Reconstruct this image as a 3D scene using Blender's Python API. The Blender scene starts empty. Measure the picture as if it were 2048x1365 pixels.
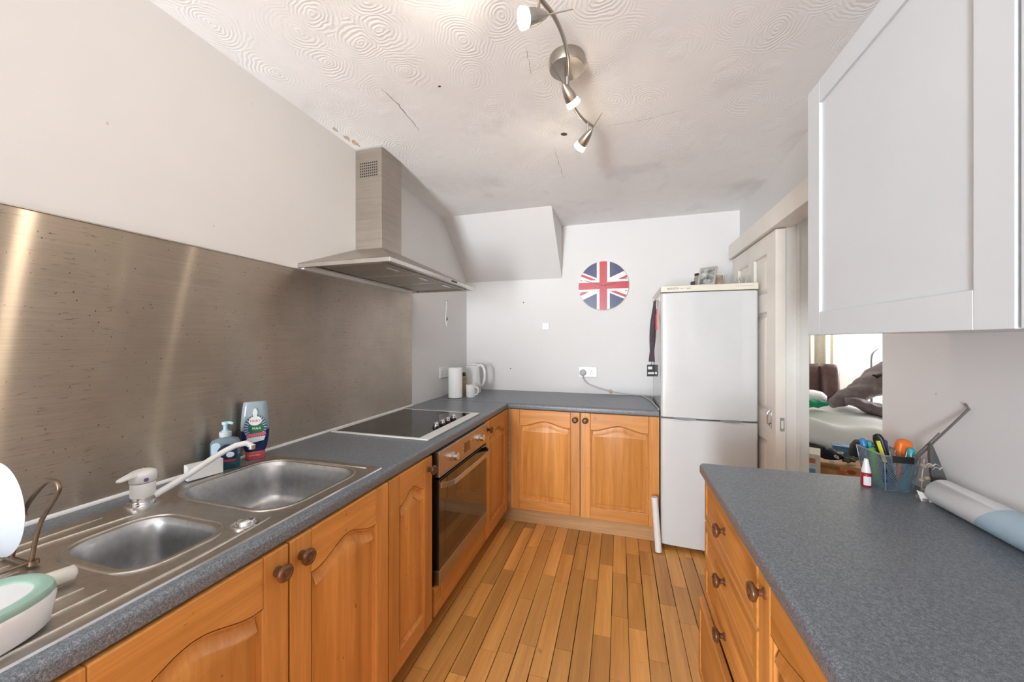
import bpy, bmesh, math, random
from mathutils import Vector, Matrix
random.seed(7)
PI = math.pi
S = bpy.context.scene
COL = S.collection

# ------------------------------------------------------------------ camera, world, big lights, exposure
EYE = 1.28                                  # eye height above the kitchen floor
FPX, VPX, HOR = 724.0, 1239.0, 682.0        # focal length, vanishing point and horizon in 2048x1365 pixels
PSI = math.atan((VPX - 1024) / FPX)
cam_d = bpy.data.cameras.new('camera'); cam = bpy.data.objects.new('camera', cam_d); COL.objects.link(cam)
cam.location = (0, 0, EYE); cam.rotation_euler = (PI/2, 0, PSI)
cam_d.sensor_width = 36; cam_d.lens = FPX/2048*36; cam_d.clip_start = 0.02; cam_d.clip_end = 200
S.camera = cam

w = bpy.data.worlds.new('world'); S.world = w; w.use_nodes = True
bg = w.node_tree.nodes['Background']; bg.inputs[0].default_value = (0.80, 0.90, 1.0, 1); bg.inputs[1].default_value = 1.6

def area_light(name, loc, rot, sx, sy, power, col, spread=180):
    d = bpy.data.lights.new(name, 'AREA'); d.shape = 'RECTANGLE'; d.size = sx; d.size_y = sy
    d.energy = power; d.color = col; d.spread = math.radians(spread)
    o = bpy.data.objects.new(name, d); COL.objects.link(o); o.location = loc; o.rotation_euler = rot
    return o
# daylight coming in through the glazed door behind the camera, and through the next room's window
area_light('daylight_rear', (-0.98, -3.68, 1.10), (PI/2 + math.radians(24), 0, 0), 0.66, 2.0, 108, (0.89, 0.945, 1.0), 124)
area_light('daylight_next_room', (4.75, 5.85, 1.5), (PI/2, 0, PI/2), 1.3, 1.3, 62, (0.96, 0.98, 1.0))

S.view_settings.view_transform = 'Standard'; S.view_settings.look = 'None'
S.view_settings.gamma = 1.0; S.view_settings.use_curve_mapping = False
S.view_settings.exposure = 0.60

# ------------------------------------------------------------------ pixel helpers (a pixel gives a direction, the plane gives the distance)
_c, _s = math.cos(PSI), math.sin(PSI)
def ray(px, py):
    u = (px - 1024)/FPX; v = (HOR - py)/FPX
    return Vector((-_s + u*_c, _c + u*_s, v))
def onx(px, py, x): d = ray(px, py); p = d*(x/d.x); p.z += EYE; return p
def ony(px, py, y): d = ray(px, py); p = d*(y/d.y); p.z += EYE; return p
def onz(px, py, z): d = ray(px, py); p = d*((z-EYE)/d.z); p.z += EYE; return p
def att(px, py, t): p = ray(px, py)*t; p.z += EYE; return p

# ------------------------------------------------------------------ object helpers
def thing(name, label, cat, loc=(0,0,0), rotz=0, group=None):
    o = bpy.data.objects.new(name, None); o.empty_display_size = 0.05; COL.objects.link(o)
    o.location = loc; o.rotation_euler = (0, 0, rotz); tag(o, label, cat, group); return o
def tag(o, label, cat, group=None):
    o['label'] = label; o['category'] = cat
    if group: o['group'] = group
    return o
class MB:
    def __init__(s): s.v = []; s.f = []
    def add(s, vs, fs):
        n = len(s.v); s.v += [tuple(p) for p in vs]; s.f += [tuple(i+n for i in q) for q in fs]; return s
    def box(s, x0, x1, y0, y1, z0, z1):
        return s.add([(x0,y0,z0),(x1,y0,z0),(x1,y1,z0),(x0,y1,z0),(x0,y0,z1),(x1,y0,z1),(x1,y1,z1),(x0,y1,z1)],
                     [(0,3,2,1),(4,5,6,7),(0,1,5,4),(1,2,6,5),(2,3,7,6),(3,0,4,7)])
    def prism(s, pts, axis, a, b):
        """closed 2D outline extruded along axis (0,1,2) from a to b; pts are the two other coordinates in order"""
        def P(p, t): q = list(p); q.insert(axis, t); return q
        n = len(pts)
        return s.add([P(p,a) for p in pts] + [P(p,b) for p in pts],
                     [tuple(range(n))[::-1], tuple(range(n, 2*n))] + [(i, (i+1)%n, n+(i+1)%n, n+i) for i in range(n)])
    def loft(s, rings, cap0=True, cap1=True, closed=True):
        n = len(rings[0]); vs = [p for r in rings for p in r]; fs = []
        for k in range(len(rings)-1):
            for i in range(n if closed else n-1):
                j = (i+1) % n; fs.append((k*n+i, k*n+j, (k+1)*n+j, (k+1)*n+i))
        if cap0: fs.append(tuple(range(n))[::-1])
        if cap1: m = (len(rings)-1)*n; fs.append(tuple(range(m, m+n)))
        return s.add(vs, fs)
    def lathe(s, prof, o=(0,0,0), axis='z', n=24, cap0=True, cap1=True):
        o = Vector(o); R = []
        for r, h in prof:
            ring = []
            for i in range(n):
                a = 2*PI*i/n; c, d = r*math.cos(a), r*math.sin(a)
                p = {'z':(c,d,h), 'y':(c,h,-d), '-y':(c,-h,d), 'x':(h,c,d), '-x':(-h,c,-d)}[axis]
                ring.append(o + Vector(p))
            R.append(ring)
        return s.loft(R, cap0, cap1)
    def tube(s, pts, r, n=8, cap=True, closed=False):
        pts = [Vector(p) for p in pts]; m = len(pts); R = []; rr = r if isinstance(r, (list, tuple)) else [r]*m
        up = None
        for i, p in enumerate(pts):
            if closed: t = (pts[(i+1)%m] - pts[i-1])
            else: t = pts[min(i+1, m-1)] - pts[max(i-1, 0)]
            t.normalize()
            if up is None: up = Vector((0,0,1)) if abs(t.z) < 0.9 else Vector((1,0,0))
            x = up.cross(t)
            if x.length < 1e-5: x = Vector((1,0,0)).cross(t)
            x.normalize(); y = t.cross(x); up = y
            R.append([p + (x*math.cos(2*PI*k/n) + y*math.sin(2*PI*k/n))*rr[i] for k in range(n)])
        if closed: R.append(R[0]); cap = False
        return s.loft(R, cap, cap)
    def ribbon(s, pts, wdir, wid, th, tdir):
        wv, tv = Vector(wdir), Vector(tdir)
        R = []
        for i, p in enumerate(pts):
            p = Vector(p); ww = wid[i] if isinstance(wid, (list, tuple)) else wid
            R.append([p - wv*ww/2 - tv*th/2, p + wv*ww/2 - tv*th/2, p + wv*ww/2 + tv*th/2, p - wv*ww/2 + tv*th/2])
        return s.loft(R)
    def grid(s, fn, nu, nv):
        vs = [fn(i/nu, j/nv) for j in range(nv+1) for i in range(nu+1)]
        return s.add(vs, [(j*(nu+1)+i, j*(nu+1)+i+1, (j+1)*(nu+1)+i+1, (j+1)*(nu+1)+i) for j in range(nv) for i in range(nu)])
    def xf(s, M): s.v = [tuple(M @ Vector(p)) for p in s.v]; return s
    def mesh(s, name):
        me = bpy.data.meshes.new(name); me.from_pydata(s.v, [], s.f); me.validate(); 
        bm = bmesh.new(); bm.from_mesh(me); bmesh.ops.recalc_face_normals(bm, faces=bm.faces); bm.to_mesh(me); bm.free()
        return me
    def build(s, name, mat, parent=None, smooth=None, bevel=0, loc=None, seg=2):
        return put(name, s.mesh(name), mat, parent, smooth, bevel, loc, seg)
def put(name, me, mat, parent=None, smooth=None, bevel=0, loc=None, seg=2):
    if mat and not me.materials: me.materials.append(mat)
    if smooth:
        for p in me.polygons: p.use_smooth = True
        if smooth < 180: me.set_sharp_from_angle(angle=math.radians(smooth))
    o = bpy.data.objects.new(name, me); COL.objects.link(o)
    if parent: o.parent = parent
    if loc: o.location = loc
    if bevel:
        b = o.modifiers.new('bevel', 'BEVEL'); b.width = bevel; b.segments = seg; b.limit_method = 'ANGLE'; b.angle_limit = math.radians(40)
        b.harden_normals = True
        for p in me.polygons: p.use_smooth = True
        me.set_sharp_from_angle(angle=math.radians(40))
    return o
def struct(o): o['kind'] = 'structure'; return o
def label(o, t): o['label'] = t; return o
def rot_to(d, up=(0,0,1)):
    return Vector(d).to_track_quat('Z', 'Y').to_matrix().to_4x4()
def rrect(x0, x1, y0, y1, r, n=6):
    P = []
    for cx, cy, a0 in ((x1-r,y1-r,0),(x0+r,y1-r,90),(x0+r,y0+r,180),(x1-r,y0+r,270)):
        for k in range(n+1):
            a = math.radians(a0 + 90*k/n); P.append((cx + r*math.cos(a), cy + r*math.sin(a)))
    return P
def text(name, body, size, mat, parent, M, ext=0.0003):
    c = bpy.data.curves.new('t', 'FONT'); c.body = body; c.size = size; c.align_x = 'CENTER'; c.align_y = 'CENTER'; c.extrude = ext; c.resolution_u = 3
    t = bpy.data.objects.new('t', c); COL.objects.link(t)
    dg = bpy.context.evaluated_depsgraph_get(); me = bpy.data.meshes.new_from_object(t.evaluated_get(dg))
    bpy.data.objects.remove(t); bpy.data.curves.remove(c)
    me.transform(M); me.name = name; me.materials.clear()
    return put(name, me, mat, parent)
def copy_tree(o, loc=None, parent=None):
    c = o.copy(); COL.objects.link(c); c.parent = parent
    if loc is not None: c.location = loc
    for ch in list(o.children): copy_tree(ch, None, c)
    return c

# ------------------------------------------------------------------ materials
class NT:
    def __init__(s, name):
        s.m = bpy.data.materials.new(name); s.m.use_nodes = True; s.t = s.m.node_tree; s.b = s.t.nodes['Principled BSDF']
    def n(s, typ, **kw):
        o = s.t.nodes.new('ShaderNode'+typ)
        for k, v in kw.items():
            if k in o.inputs.keys() and not hasattr(o, k): o.inputs[k].default_value = v
            else: setattr(o, k, v)
        return o
    def l(s, a, b): s.t.links.new(a, b)
    def coord(s, scale=(1,1,1), out='Object', rnd=False):
        tc = s.n('TexCoord'); mp = s.n('Mapping'); mp.inputs['Scale'].default_value = scale
        s.l(tc.outputs[out], mp.inputs['Vector'])
        if rnd:
            oi = s.n('ObjectInfo'); vm = s.n('VectorMath', operation='SCALE'); vm.inputs[0].default_value = (37, 53, 71)
            s.l(oi.outputs['Random'], vm.inputs['Scale']); s.l(vm.outputs[0], mp.inputs['Location'])
        return mp.outputs[0]
    def noise(s, vec, scale, detail=4, rough=.55, dist=0):
        o = s.n('TexNoise'); o.inputs['Scale'].default_value = scale; o.inputs['Detail'].default_value = detail
        o.inputs['Roughness'].default_value = rough; o.inputs['Distortion'].default_value = dist
        if vec is not None: s.l(vec, o.inputs['Vector'])
        return o.outputs['Fac']
    def ramp(s, fac, stops):
        o = s.n('ValToRGB'); e = o.color_ramp.elements
        while len(e) < len(stops): e.new(0.5)
        for k, (p, c) in enumerate(stops): e[k].position = p; e[k].color = (*c, 1) if len(c) == 3 else c
        s.l(fac, o.inputs[0]); return o.outputs[0]
    def mix(s, fac, a, b, mode='MIX'):
        o = s.n('MixRGB', blend_type=mode)
        for i, x in ((0, fac), (1, a), (2, b)):
            if isinstance(x, (int, float)): o.inputs[i].default_value = x if i == 0 else (x,x,x,1)
            elif isinstance(x, tuple): o.inputs[i].default_value = (*x, 1)
            else: s.l(x, o.inputs[i])
        return o.outputs[0]
    def math(s, op, a, b=None, c=None, clamp=False):
        o = s.n('Math', operation=op); o.use_clamp = clamp
        for i, x in enumerate((a, b, c)):
            if x is None: continue
            if isinstance(x, (int, float)): o.inputs[i].default_value = x
            else: s.l(x, o.inputs[i])
        return o.outputs[0]
    def bump(s, h, strength=.2, dist=.002):
        o = s.n('Bump'); o.inputs['Strength'].default_value = strength; o.inputs['Distance'].default_value = dist
        s.l(h, o.inputs['Height']); s.l(o.outputs[0], s.b.inputs['Normal']); return o
    def set(s, **kw):
        for k, v in kw.items():
            k = k.replace('_', ' '); i = s.b.inputs[k]
            if hasattr(v, 'is_linked') or isinstance(v, bpy.types.NodeSocket): s.l(v, i)
            else: i.default_value = (*v, 1) if isinstance(v, tuple) and len(v) == 3 and i.type == 'RGBA' else v
        return s.m
def plain(name, col, rough=.5, metal=0, var=0.06, scale=30, **kw):
    t = NT(name); n = t.noise(t.coord(), scale, 3)
    t.set(Base_Color=t.ramp(n, [(0.3, tuple(max(0, c*(1-var)) for c in col)), (0.7, tuple(min(1, c*(1+var)) for c in col))]), Roughness=rough, Metallic=metal, **kw)
    return t.m
def wood(name, axis, dark, light, rough=.38, rnd=True, var=.18, k=1.0):
    t = NT(name); sc = [34*k, 34*k, 34*k]; sc[axis] = 1.6*k
    v = t.coord(tuple(sc), rnd=rnd); n1 = t.noise(v, 1.0, 6, .62, .6)
    sc2 = [7, 7, 7]; sc2[axis] = .5; n2 = t.noise(t.coord(tuple(sc2), rnd=rnd), 1.0, 3, .5, 1.2)
    sc3 = [160, 160, 160]; sc3[axis] = 6; n3 = t.noise(t.coord(tuple(sc3), rnd=rnd), 1.0, 2)
    f = t.mix(.45, n1, n2); f2 = t.mix(.18, f, n3)
    col = t.ramp(f2, [(0.34, dark), (0.5, tuple((a+b)/2 for a, b in zip(dark, light))), (0.64, light)])
    oi = t.n('ObjectInfo'); hs = t.n('HueSaturation'); t.l(col, hs.inputs['Color'])
    t.l(t.math('MULTIPLY_ADD', oi.outputs['Random'], var, 1-var/2), hs.inputs['Value'])
    # scattered small knots and scuffs
    kn = t.noise(t.coord((9,9,9), rnd=rnd), 1.0, 2); kmask = t.ramp(kn, [(.74, (0,0,0)), (.80, (1,1,1))])
    c2 = t.mix(t.math('MULTIPLY', kmask, .45), hs.outputs[0], tuple(c*.35 for c in dark))
    ds_ = t.ramp(t.noise(t.coord((70,70,70), rnd=rnd), 1.0, 1), [(.765, (0,0,0)), (.80, (.7,.7,.7))])
    c2 = t.mix(ds_, c2, tuple(c*.25 for c in dark))
    t.set(Base_Color=c2, Roughness=rough); t.bump(f2, .12, .001)
    return t.m
OAK_D, OAK_L = (.47, .175, .031), (.78, .355, .095)
oak = [wood('oak_grain_%s' % 'xyz'[a], a, OAK_D, OAK_L) for a in range(3)]
PAL_D, PAL_L = (.40, .21, .085), (.62, .38, .19)
pale_wood = wood('pale_pine', 0, PAL_D, PAL_L, .5)
plank_m = wood('floor_oak', 1, (.56, .245, .058), (.86, .445, .130), .33, var=.50, k=.55)
knob_m = wood('knob_wood', 0, (.06, .022, .010), (.17, .062, .022), .22)
knob_metal = plain('knob_metal', (.05,.04,.035), .35, .8)

def wall_mat(name, col, stain=None):
    t = NT(name); v = t.coord(); a = t.noise(v, 1.3, 4); b = t.noise(v, 60, 3)
    c = t.ramp(a, [(.3, tuple(x*.95 for x in col)), (.7, col)])
    sp = t.ramp(t.noise(t.coord((1,1,1)), 36, 1), [(.795, (0,0,0)), (.81, (1,1,1))])
    c = t.mix(t.math('MULTIPLY', sp, .35), c, (.30,.24,.19))
    t.set(Base_Color=c, Roughness=.62); t.bump(b, .08, .002); return t.m
wall_m = wall_mat('painted_wall', (.775,.76,.75))
cream_m = wall_mat('cream_wall', (.80,.775,.72))
white_paint = plain('white_gloss_paint', (.80,.79,.76), .3, var=.04, scale=6)
cream_paint = plain('cream_gloss_paint', (.84,.79,.72), .33, var=.05, scale=5)
cab_white = plain('white_cabinet', (.655,.69,.72), .34, var=.012, scale=5)
white_pl = plain('white_plastic', (.80,.80,.79), .3, var=.03)
black_pl = plain('black_plastic', (.012,.012,.013), .35)
dark_gap = plain('dark_recess', (.02,.015,.012), .8)
chrome = plain('chrome', (.75,.75,.76), .12, 1)
steel_plain = plain('satin_steel', (.52,.49,.45), .30, 1, var=.08)
nickel = plain('brushed_nickel', (.46,.42,.37), .30, 1, var=.08)
def glassy(name, col, rough=.02, trans=1.0, ior=1.45, **kw):
    t = NT(name); t.set(Base_Color=col, Roughness=rough, Transmission_Weight=trans, IOR=ior, **kw); return t.m
clear_glass = glassy('clear_glass', (.95,.97,.97), .01, 1, 1.2)
def emis(name, col, st):
    t = NT(name); t.set(Base_Color=col, Emission_Color=(*col,1), Emission_Strength=st); return t.m
def brushed(name, col, rough, aniso, stretch, uv=True, dirt=.0, spots=False, dcol=(.10,.07,.045)):
    t = NT(name); v = t.coord(stretch); a = t.noise(v, 1.0, 4)
    big = t.noise(t.coord((1,1,1)), 2.3, 4, .6)
    c = t.ramp(a, [(.3, tuple(x*.82 for x in col)), (.7, col)])
    c = t.mix(t.ramp(big, [(.35, (0,0,0)), (.75, (dirt,)*3)]), c, dcol)
    if spots:
        st = t.noise(t.coord((30, 26, 150)), 1.0, 3, .6); m = t.ramp(st, [(.60, (0,0,0)), (.72, (.75,.75,.75))])
        zone = t.noise(t.coord((1,1,1)), 3.1, 2); zm = t.ramp(zone, [(.42, (0,0,0)), (.60, (1,1,1))])
        c = t.mix(t.math('MULTIPLY', t.math('MULTIPLY', m, zm), .8), c, (.075,.045,.022))
        dots = t.ramp(t.noise(t.coord((1,1.0,1)), 170, 0), [(.825, (0,0,0)), (.85, (1,1,1))])
        c = t.mix(dots, c, (.03,.018,.01))
    r = t.math('MULTIPLY_ADD', big, .10, rough-.05)
    t.set(Base_Color=c, Metallic=1.0, Roughness=r, Anisotropic=aniso)
    if uv:
        tg = t.n('Tangent', direction_type='UV_MAP'); tg.uv_map = 'UVMap'; t.l(tg.outputs[0], t.b.inputs['Tangent'])
    t.bump(a, .05, .0005)
    return t.m
splash_m = brushed('brushed_splashback', (.56,.485,.41), .50, .6, (3, 3, 420), dirt=.40, spots=True)
def add_streak(m, col, rough, fac):
    t = m.node_tree; b = t.nodes['Principled BSDF']; o = t.nodes['Material Output']
    g = t.nodes.new('ShaderNodeBsdfAnisotropic'); g.inputs['Color'].default_value = (*col, 1); g.inputs['Roughness'].default_value = rough; g.inputs['Anisotropy'].default_value = -.86
    g.distribution = 'GGX'
    tg = t.nodes.new('ShaderNodeTangent'); tg.direction_type = 'UV_MAP'; tg.uv_map = 'UVMap'; t.links.new(tg.outputs[0], g.inputs['Tangent'])
    x = t.nodes.new('ShaderNodeMixShader'); x.inputs[0].default_value = fac
    t.links.new(b.outputs[0], x.inputs[1]); t.links.new(g.outputs[0], x.inputs[2]); t.links.new(x.outputs[0], o.inputs['Surface'])
add_streak(splash_m, (.58,.505,.43), .25, .42)
hood_m = brushed('brushed_hood', (.50,.45,.39), .40, 0, (4, 4, 180), False, dirt=.25)
sink_m = brushed('sink_steel', (.60,.565,.52), .36, 0, (60, 60, 60), False, dirt=.30, dcol=(.16,.13,.10))
bowl_m = brushed('bowl_steel', (.60,.61,.62), .36, 0, (60, 60, 60), False, dirt=.30, dcol=(.14,.13,.12))
oven_steel = brushed('oven_steel', (.52,.45,.38), .34, 0, (200, 3, 200), False, dirt=.1)

def worktop_mat():
    t = NT('speckled_worktop'); v = t.coord(); a = t.noise(v, 760, 2, .6); b = t.noise(v, 230, 2)
    f = t.mix(.35, a, b)
    c = t.ramp(f, [(.36, (.064,.074,.087)), (.50, (.148,.165,.188)), (.66, (.335,.362,.40))])
    t.set(Base_Color=c, Roughness=.35); t.bump(a, .12, .0006); return t.m
wt_m = worktop_mat()

def ceiling_mat():
    t = NT('artex_ceiling')
    v = t.coord((1,1,1)); wob = t.n('TexNoise'); wob.inputs['Scale'].default_value = 5; wob.inputs['Detail'].default_value = 3; t.l(v, wob.inputs['Vector'])
    wv = t.n('VectorMath', operation='MULTIPLY_ADD'); t.l(wob.outputs['Color'], wv.inputs[0]); wv.inputs[1].default_value = (.12,.12,0); t.l(v, wv.inputs[2])
    sep = t.n('SeparateXYZ'); t.l(wv.outputs[0], sep.inputs[0]); cmb = t.n('CombineXYZ'); t.l(sep.outputs[0], cmb.inputs[0]); t.l(sep.outputs[1], cmb.inputs[1])
    vo = t.n('TexVoronoi', feature='F1', voronoi_dimensions='2D'); vo.inputs['Scale'].default_value = 5.6; vo.inputs['Randomness'].default_value = .75; t.l(cmb.outputs[0], vo.inputs['Vector'])
    d = vo.outputs['Distance']
    fine = t.noise(v, 22, 4, .65)
    ph = t.math('ADD', t.math('MULTIPLY', d, 88), t.math('MULTIPLY', fine, 7))
    rings = t.math('SINE', ph)
    patch = t.math('MULTIPLY', t.noise(v, 3.6, 2), t.math('ADD', t.noise(v, 26, 3, .6), .5)); pm = t.ramp(patch, [(.40, (.06,.06,.06)), (.66, (1,1,1))])
    core = t.ramp(d, [(.0, (1,1,1)), (.55, (.45,.45,.45)), (.75, (0,0,0))])
    h = t.math('MULTIPLY', t.math('MULTIPLY', rings, pm), core)
    blot = t.math('MULTIPLY', t.noise(v, 40, 5, .7), t.ramp(d, [(.0, (1,1,1)), (.22, (0,0,0))]))
    hh = t.math('ADD', h, t.math('MULTIPLY', blot, 3.2))
    t.bump(hh, .18, .004)
    st = t.noise(t.coord((1,1,1)), 1.7, 4, .6)
    c = t.ramp(st, [(.30, (.83,.81,.80)), (.46, (.89,.88,.875)), (.62, (.92,.915,.91))])
    g = t.noise(t.coord((1.2,1.0,1), rnd=False), 2.1, 3, .6)
    c = t.mix(t.ramp(g, [(.60, (0,0,0)), (.74, (.55,.55,.55))]), c, (.66,.65,.645))
    t.set(Base_Color=c, Roughness=.75); return t.m
ceil_m = ceiling_mat()
# ------------------------------------------------------------------ the room
XL, XR, YB, YR = -1.340, 0.855, 3.055, -3.60       # left wall, right wall, back wall, rear wall
WT = 0.846                                         # worktop height
def ceil_z(y):
    k = min(1, max(0, (y-1.45)/1.3)); return 2.294 - .043*k*k*(3-2*k)
def ceil_poly(y0, y1, n=14):
    ys = [y0 + (y1-y0)*i/n for i in range(n+1)]
    return [(y, ceil_z(y)) for y in ys] + [(y1, 2.42), (y0, 2.42)]
ceiling = struct(MB().prism(ceil_poly(YR-.1, YB+.1, 40), 0, XL-.1, XR+.07).build('ceiling', ceil_m, smooth=20))
struct(MB().box(XL-.1, XL, YR-.1, YB+.1, -.05, 2.42).build('wall_left', wall_m))
wall_back = struct(MB().box(XL, XR, YB, YB+.1, -.05, 2.42).build('wall_back', wall_m))
wr = MB().box(XR, XR+.07, YR-.1, 1.535, -.05, 2.42).box(XR, XR+.07, 2.225, YB+.1, -.05, 2.42).box(XR, XR+.07, 1.535, 2.225, 2.00, 2.42)
wall_right = struct(wr.build('wall_right', wall_m))
# rear wall with the opening the daylight comes through
OX0, OX1, OZ1 = -1.32, -.63, 2.16
struct(MB().box(XL, OX0, YR-.1, YR, -.05, 2.42).box(OX1, XR, YR-.1, YR, -.05, 2.42).box(OX0, OX1, YR-.1, YR, OZ1, 2.42).box(OX0, OX1, YR-.1, YR, -.05, .02).build('wall_rear', wall_m))
fr = MB()
for a, b, c, d in ((OX0, OX0+.05, .02, OZ1), (OX1-.05, OX1, .02, OZ1), (OX0+.05, OX1-.05, OZ1-.05, OZ1), (OX0+.05, OX1-.05, .02, .06)):
    fr.box(a, b, YR-.06, YR-.01, c, d)
struct(fr.build('window_1', white_paint, bevel=.004))
# sloping underside of the stairs boxed in at the back left
SX = -.468
soffit = struct(MB().prism([(YB, 1.812), (YB, 2.30), (2.565, 2.30), (2.565, 2.262)], 0, XL, SX).build('ceiling_sloping_soffit', wall_m))

# floor: a dark base with oak strips on it
floor = struct(MB().box(XL, XR+.07, YR, YB, -.06, -.012).build('floor', dark_gap))
rnd = random.Random(3)
PW = .0745; x = -.93
while x < .905:
    y = -.35 - rnd.random()*.4
    while y < YB:
        L = rnd.choice((.22, .30, .36, .44, .52, .62)) + rnd.random()*.05
        a, b = y+.0008, min(y+L, YB)-.0008
        if b - a > .04:
            g = .0012 + (.0012 if rnd.random() < .25 else 0)
            x1 = min(x+PW, .925)
            m = MB().box(x+g, x1-g, a, b, -.012, rnd.uniform(-.0007, 0))
            me = m.mesh('plank'); me.transform(Matrix.Translation((-x, -a, 0)))
            o = put('plank', me, plank_m, floor, loc=(x, a, 0))
        y += L
    x += PW
back_part = MB().box(XL, XR, YR, -.75, -.012, -.0005).build('rear_boards', plank_m, floor)

# ceiling cracks and the flaking patch beside the hood flue
def crack(pts, wid, mat, par, jit=.004, seed=1, name='crack'):
    r = random.Random(seed); P = []
    for i in range(len(pts)-1):
        a, b = Vector(pts[i]), Vector(pts[i+1]); n = max(3, int((b-a).length/.012))
        for k in range(n): P.append(a.lerp(b, k/n) + Vector((r.uniform(-jit, jit), r.uniform(-jit, jit), 0)))
    P.append(Vector(pts[-1])); V = []; F = []
    for i, p in enumerate(P):
        t = (P[min(i+1, len(P)-1)] - P[max(i-1, 0)]).normalized(); nrm = Vector((-t.y, t.x, 0)); ww = wid*(.25 + r.random()*.9)*(math.sin(PI*(i+.5)/len(P))**.5)
        z = ceil_z(p.y) - .0006
        for sgn in (-1, 1): q = p + nrm*ww*sgn; V.append((q.x, q.y, z))
    F = [(2*i, 2*i+1, 2*i+3, 2*i+2) for i in range(len(P)-1)]
    return MB().add(V, F).build(name, mat, par)
crack_m = plain('crack_dark', (.08,.065,.055), .9)  # dark colour of the cracks and small holes
rust_m = plain('flaking_plaster', (.60,.46,.34), .9, var=.3, scale=60)
ZC = 2.29
crack([onz(762, 178, ZC), onz(800, 214, ZC), onz(838, 262, ZC)], .0016, crack_m, ceiling, .004, 2)
crack([onz(1052, 95, ZC), onz(1062, 150, ZC)], .0007, crack_m, ceiling, .002, 3)
crack([onz(1109, 290, ZC), onz(1116, 318, ZC), onz(1128, 350, ZC)], .0009, crack_m, ceiling, .005, 4)
crack([onz(1205, 252, ZC), onz(1280, 240, ZC), onz(1370, 218, ZC)], .0010, plain('hairline', (.40,.36,.33), .9), ceiling, .003, 5)
def blotch(pts, mat, par, name='flake'):
    return MB().add([(p.x, p.y, ceil_z(p.y)-.0008) for p in pts], [tuple(range(len(pts)))]).build(name, mat, par)
for k, (cx, cy, w_, h_) in enumerate(((656, 264, 6, 3), (680, 281, 8, 4), (697, 291, 9, 4))):
    r = random.Random(k); P = []
    for i in range(14):
        a = 2*PI*i/14; q = r.uniform(.6, 1.1); P.append(onz(cx + 14 + (w_*math.cos(a)-h_*math.sin(a)*.3)*q, cy - 4 + (h_*math.sin(a) + w_*math.cos(a)*.65)*q, ZC))
    blotch(P, rust_m, ceiling)
for k, (cx, cy, s_) in enumerate(((879, 174, 3), (1128, 267, 5))):
    blotch([onz(cx + s_*math.cos(a)*(1.4 if k else 1), cy + s_*.6*math.sin(a), ZC) for a in [2*PI*i/9 for i in range(9)]], crack_m, ceiling, 'hole')

# right wall: door lining, pelmet, sliding six-panel door
trim = struct(MB().box(XR-.027, XR+.075, 2.205, 2.225, 0, 2.0).build('trim_1', white_paint, bevel=.002))
struct(MB().box(XR+.018, XR+.030, 2.196, 2.205, 0, 2.0).build('trim_2', white_paint))
struct(MB().box(XR-.10, XR-.001, 1.10, 2.95, 1.868, 1.968).build('trim_3', cream_paint, bevel=.002))
def panel_door():
    t = thing('sliding_door', 'cream painted six panel sliding door beside the fridge', 'door', (XR-.032, 2.93, .012), -PI/2)
    W, H, D = .735, 1.85, .045        # local x towards the camera, front at -y
    st, ms = .115, .10
    rows = [(.21, .72), (.87, 1.43), (1.53, 1.75)]
    fb = MB().box(0, st, -D, 0, 0, H).box(W-st, W, -D, 0, 0, H).box(W/2-ms/2, W/2+ms/2, -D, 0, 0, H)
    zz = [0] + [q for r_ in rows for q in r_] + [H]
    for i in range(0, len(zz), 2):
        for a, b in ((st, W/2-ms/2), (W/2+ms/2, W-st)): fb.box(a, b, -D, 0, zz[i], zz[i+1])
    fb.build('frame', cream_paint, t)
    for (a, b) in ((st, W/2-ms/2), (W/2+ms/2, W-st)):
        for z0, z1 in rows:
            rings = []
            for off, dep in ((0, -D+.001), (.010, -D+.011), (.018, -D+.012), (.045, -D+.003), (.046, -D+.003)):
                rings.append([(a+off, dep, z0+off), (b-off, dep, z0+off), (b-off, dep, z1-off), (a+off, dep, z1-off)])
            MB().loft(rings, False, True).build('panel', cream_paint, t, smooth=25)
    h = MB().box(W-.075, W-.048, -D-.003, -D, .80, .91).build('pull_plate', chrome, t, bevel=.002)
    MB().tube([(W-.0615, -D-.003, .815), (W-.0615, -D-.016, .825), (W-.0615, -D-.016, .885), (W-.0615, -D-.003, .895)], .004).build('pull_handle', chrome, t, smooth=60)
    lp = MB().box(W, W+.0015, -.026, -.006, .80, .87).build('latch_plate', chrome, t)
    MB().box(W+.0015, W+.003, -.021, -.011, .815, .855).build('latch_slot', cream_paint, t)
    return t
panel_door()

# stainless splashback with its sealing strip
sp = thing('splashback', 'tall brushed stainless steel splashback with grease marks on the left wall', 'splashback', (XL+.0005, 0, 0))
m = MB().box(0, .003, -.75, 2.14, WT+.002, 1.590).mesh('panel')
uv = m.uv_layers.new(name='UVMap')
for lp in m.loops: p = m.vertices[lp.vertex_index].co; uv.data[lp.index].uv = (p.z, p.y)
put('panel', m, splash_m, sp)
MB().prism([(.003, WT+.0005), (.011, WT+.0005), (.010, WT+.005), (.003, WT+.009)], 1, -.75, 2.145).build('sealing_strip', white_pl, sp)
MB().box(0, .006, -.75, 2.14, 1.590, 1.5935).build('top_trim', steel_plain, sp)

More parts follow.
